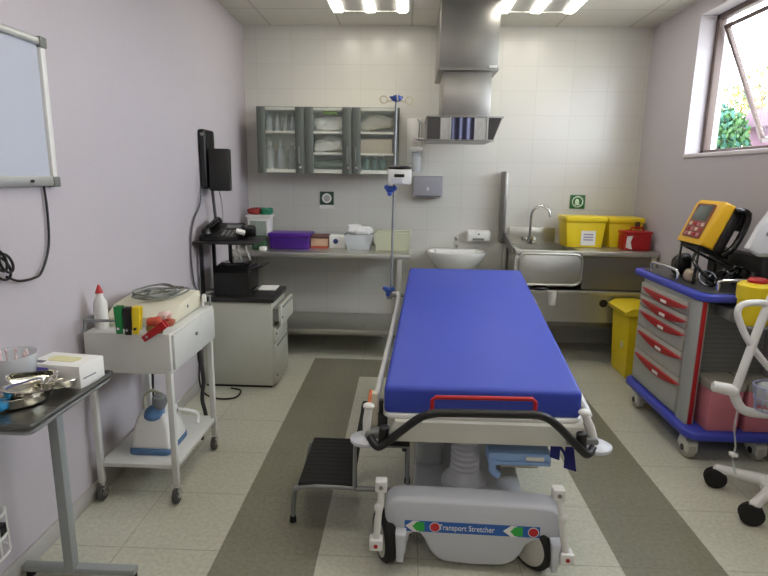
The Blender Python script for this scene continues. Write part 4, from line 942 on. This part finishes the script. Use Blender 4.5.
tag(B().lump((1.70, 3.42, .985), (.06, .06, .065), .35, 93, flat=.917).to('black_pouch', BLACK, at=(1.70, 3.42, .917)), 'crumpled black pouch on the cart top behind the defibrillator stand', 'pouch')
tag(B().lump((1.66, 3.2, .955), (.03, .05, .035), .2, 91, flat=.917).to('beige_packet', mat('beige_film', (176, 158, 138), .5, var=.2), at=(1.66, 3.2, .917)), 'small beige packet under the defibrillator stand', 'packet')
tag(B().prism(roundrect(1.90, 1.985, 2.96, 3.5, .02), 'z', .917, 1.095, .008).to('black_case', mat('matt_black_case', (30, 30, 31), .6), at=(1.94, 3.2, .917)), 'black case on the cart top against the wall', 'case')
t = bottle('spray_bottle', 1.942, 3.04, 1.096, .15, .03, mat('pale_green_white_plastic', (206, 214, 200), .45), WHITE, 'white bottle standing on the black case behind the defibrillator', 'bottle', neck=.8)

# ------------------------------------------------------------------ rolling stand at the right
rs = thing('rolling_stand', 'white rolling stand with bent tube arms and black casters before the drawer cart', 'rolling stand', (1.77, 2.4, 0))
SW = mat('white_stand_enamel', (224, 224, 222), .35, var=.02)
B().lathe([(0, .075), (.07, .075), (.075, .11), (.045, .15), (0, .15)], (1.77, 2.4, 0), 24).to('hub', SW, rs)
for a in (141, 217, 310, 50):
    ca, sa = math.cos(math.radians(a)), math.sin(math.radians(a)); L = .245
    l = B().tube([(1.77+.04*ca, 2.4+.04*sa, .112), (1.77+.14*ca, 2.4+.14*sa, .105), (1.77+L*ca, 2.4+L*sa, .098)], lambda s: .03-.008*s, 12).ell((1.77+L*ca, 2.4+L*sa, .098), (.024, .024, .022)).to('leg', SW, rs)
    x, y = 1.77+L*ca, 2.4+L*sa
    c = B().cyl((x, y, .05), (x, y, .09), .01, seg=12)
    for s_ in (-.014, .014):
        c.lathe([(0, -.01), (.044, -.01), (.05, -.004), (.05, .004), (.044, .01), (0, .01)], (x-.01+s_*.35, y+s_*.94, .05), 26, axis=(.35, .94, 0))
    c.to('caster', BLACKR, l)
B().cyl((1.77, 2.4, .14), (1.77, 2.4, 1.30), .022).to('column', SW, rs)
B().tube([(1.505, 2.40, .55), (1.512, 2.40, .60), (1.545, 2.40, .76), (1.585, 2.40, .94), (1.66, 2.40, 1.16), (1.77, 2.40, 1.20)], .0185, 12, smooth=4).to('arm', SW, rs)
B().tube([(1.70, 2.40, .955), (1.58, 2.40, .975), (1.50, 2.40, .972), (1.468, 2.40, .95), (1.475, 2.40, .90), (1.54, 2.40, .79), (1.66, 2.40, .66), (1.77, 2.40, .60)], .0145, 12, smooth=4).to('handle_loop', SW, rs)
B().cyl((1.415, 2.42, .58), (1.515, 2.40, .565), .025, .028, seg=18, bev=.006).to('socket_block', SW, rs)
B().tube([(1.50, 2.40, .56), (1.525, 2.40, .51), (1.56, 2.40, .475), (1.63, 2.40, .462), (1.77, 2.40, .46)], .021, 12, smooth=4).to('lower_arm', SW, rs)
wb = B()
for z, k in ((.50, .8), (.555, .9), (.61, 1)):
    wb.tube([(1.655+.09*k*math.cos(a), 2.36+.07*k*math.sin(a), z) for a in [2*PI*j/24 for j in range(24)]], .004, 6, closed=True)
for j in range(12):
    a = 2*PI*j/12; wb.tube([(1.655+.09*.8*math.cos(a), 2.36+.07*.8*math.sin(a), .50), (1.655+.09*math.cos(a), 2.36+.07*math.sin(a), .61)], .003, 6)
wb.to('wire_basket', mat('blue_grey_wire', (150, 156, 188), .45), rs)
tag(B().lump((1.655, 2.36, .565), (.065, .048, .055), .2, 95).to('clear_bag', CLEAR, at=(1.655, 2.36, .51)), 'clear plastic bag inside the wire basket of the rolling stand', 'bag')
mh = B().prism([(1.452, 1.215), (1.50, 1.185), (1.62, 1.20), (1.66, 1.41), (1.55, 1.41), (1.49, 1.31)], 'y', 2.37, 2.41, .012, seg=3)
mh.to('monitor_head', mat('pale_grey_casing', (212, 213, 218), .4), rs)
B().prism([(1.515, 1.275), (1.522, 1.27), (1.558, 1.345), (1.55, 1.35)], 'y', 2.366, 2.371).to('head_marking', GREY_P, rs)
B().tube([(1.60, 2.40, 1.3), (1.66, 2.41, 1.28), (1.77, 2.4, 1.27)], .016, 10).to('head_arm', SW, rs)
cable([(1.53, 2.395, .50), (1.52, 2.39, .40), (1.545, 2.40, .30), (1.55, 2.41, .22), (1.58, 2.42, .145)], .004, 'thin clear tube hanging from the arm of the white rolling stand', CLEAR, 'clear_tube', 5, 'tube')
tag(B().box(1.53, 1.56, 2.39, 2.42, .245, .262, .004).to('tube_clip', WHITE, at=(1.545, 2.405, .245)), 'small white clip on the clear tube of the rolling stand', 'clip')

# ------------------------------------------------------------------ outside the window
structure(B().box(2.6, 60, -20, 60, -.6, -.5).to('ground', mat('pale_bounce_ground', (168, 166, 152), .9, var=.1, nscale=2)))  # unseen ground, made pale to bounce daylight up onto the ceiling
def tree(x, y, h, cr, label, cols, seed, n=1500):
    t = thing('tree', label, 'tree', (x, y, -.5)); rnd = random.Random(seed)
    tb = B().tube([(x, y, -.5), (x+.1, y, h*.3), (x-.05, y+.1, h*.6), (x, y, h*.9)], lambda s: .16*(1-.8*s), 8)
    for i in range(6):
        a = rnd.uniform(0, 6.28); z = h*rnd.uniform(.35, .7)
        tb.tube([(x, y, z), (x+cr*.5*math.cos(a), y+cr*.5*math.sin(a), z+.5), (x+cr*.85*math.cos(a), y+cr*.85*math.sin(a), z+1.0)], lambda s: .05*(1-.8*s), 6)
    tb.to('trunk', mat('bark', (110, 92, 76), .9), t)
    for ci, c in enumerate(cols):
        b = B(); m_ = bmesh.new()
        for i in range(n//len(cols)):
            d = Vector((rnd.gauss(0, 1), rnd.gauss(0, 1), rnd.gauss(0, 1))).normalized()*(rnd.random()**.35)
            p = Vector((x+d.x*cr, y+d.y*cr, h*.68+d.z*h*.36)); s_ = rnd.uniform(.07, .15)
            R = Euler((rnd.uniform(0, 6), rnd.uniform(0, 6), rnd.uniform(0, 6))).to_matrix()
            vs = [m_.verts.new(p+R @ Vector(q)*s_) for q in ((-1, 0, 0), (0, -.45, .1), (1, 0, 0), (0, .45, .1))]
            m_.faces.new(vs)
        b.add(m_); b.to('foliage', c, t)
LF1, LF2, LF3 = mat('blue_green_leaves', (44, 92, 76), .6, var=.2), mat('mid_green_leaves', (54, 92, 44), .6, var=.2), mat('olive_leaves', (116, 104, 44), .6, var=.2)
tree(9.6, 19.2, 3.9, 1.5, 'blue-green leafy tree outside, low behind the open window', [LF1, LF2], 1, 5200)
tree(15.5, 28.5, 5.8, 1.6, 'olive yellow tree outside beyond the blue-green one', [LF3, LF2], 2, 1800)
tree(13.6, 22.6, 5.6, 1.3, 'sparse olive tree outside beside the pink building', [LF3], 3, 800)
hb = thing('neighbouring_building', 'pale pink building outside the window beyond the sash', 'building', (13, 19, -.5))
B().box(11.5, 15, 13, 19.6, -.5, 3.2).to('wall', mat('pink_render', (140, 104, 122), .8), hb)
B().prism([(12.9, 3.2), (19.9, 3.2), (19.2, 3.75), (13.4, 3.75)], 'x', 11.2, 15.2).to('roof', mat('mauve_roof', (120, 92, 108), .8), hb)
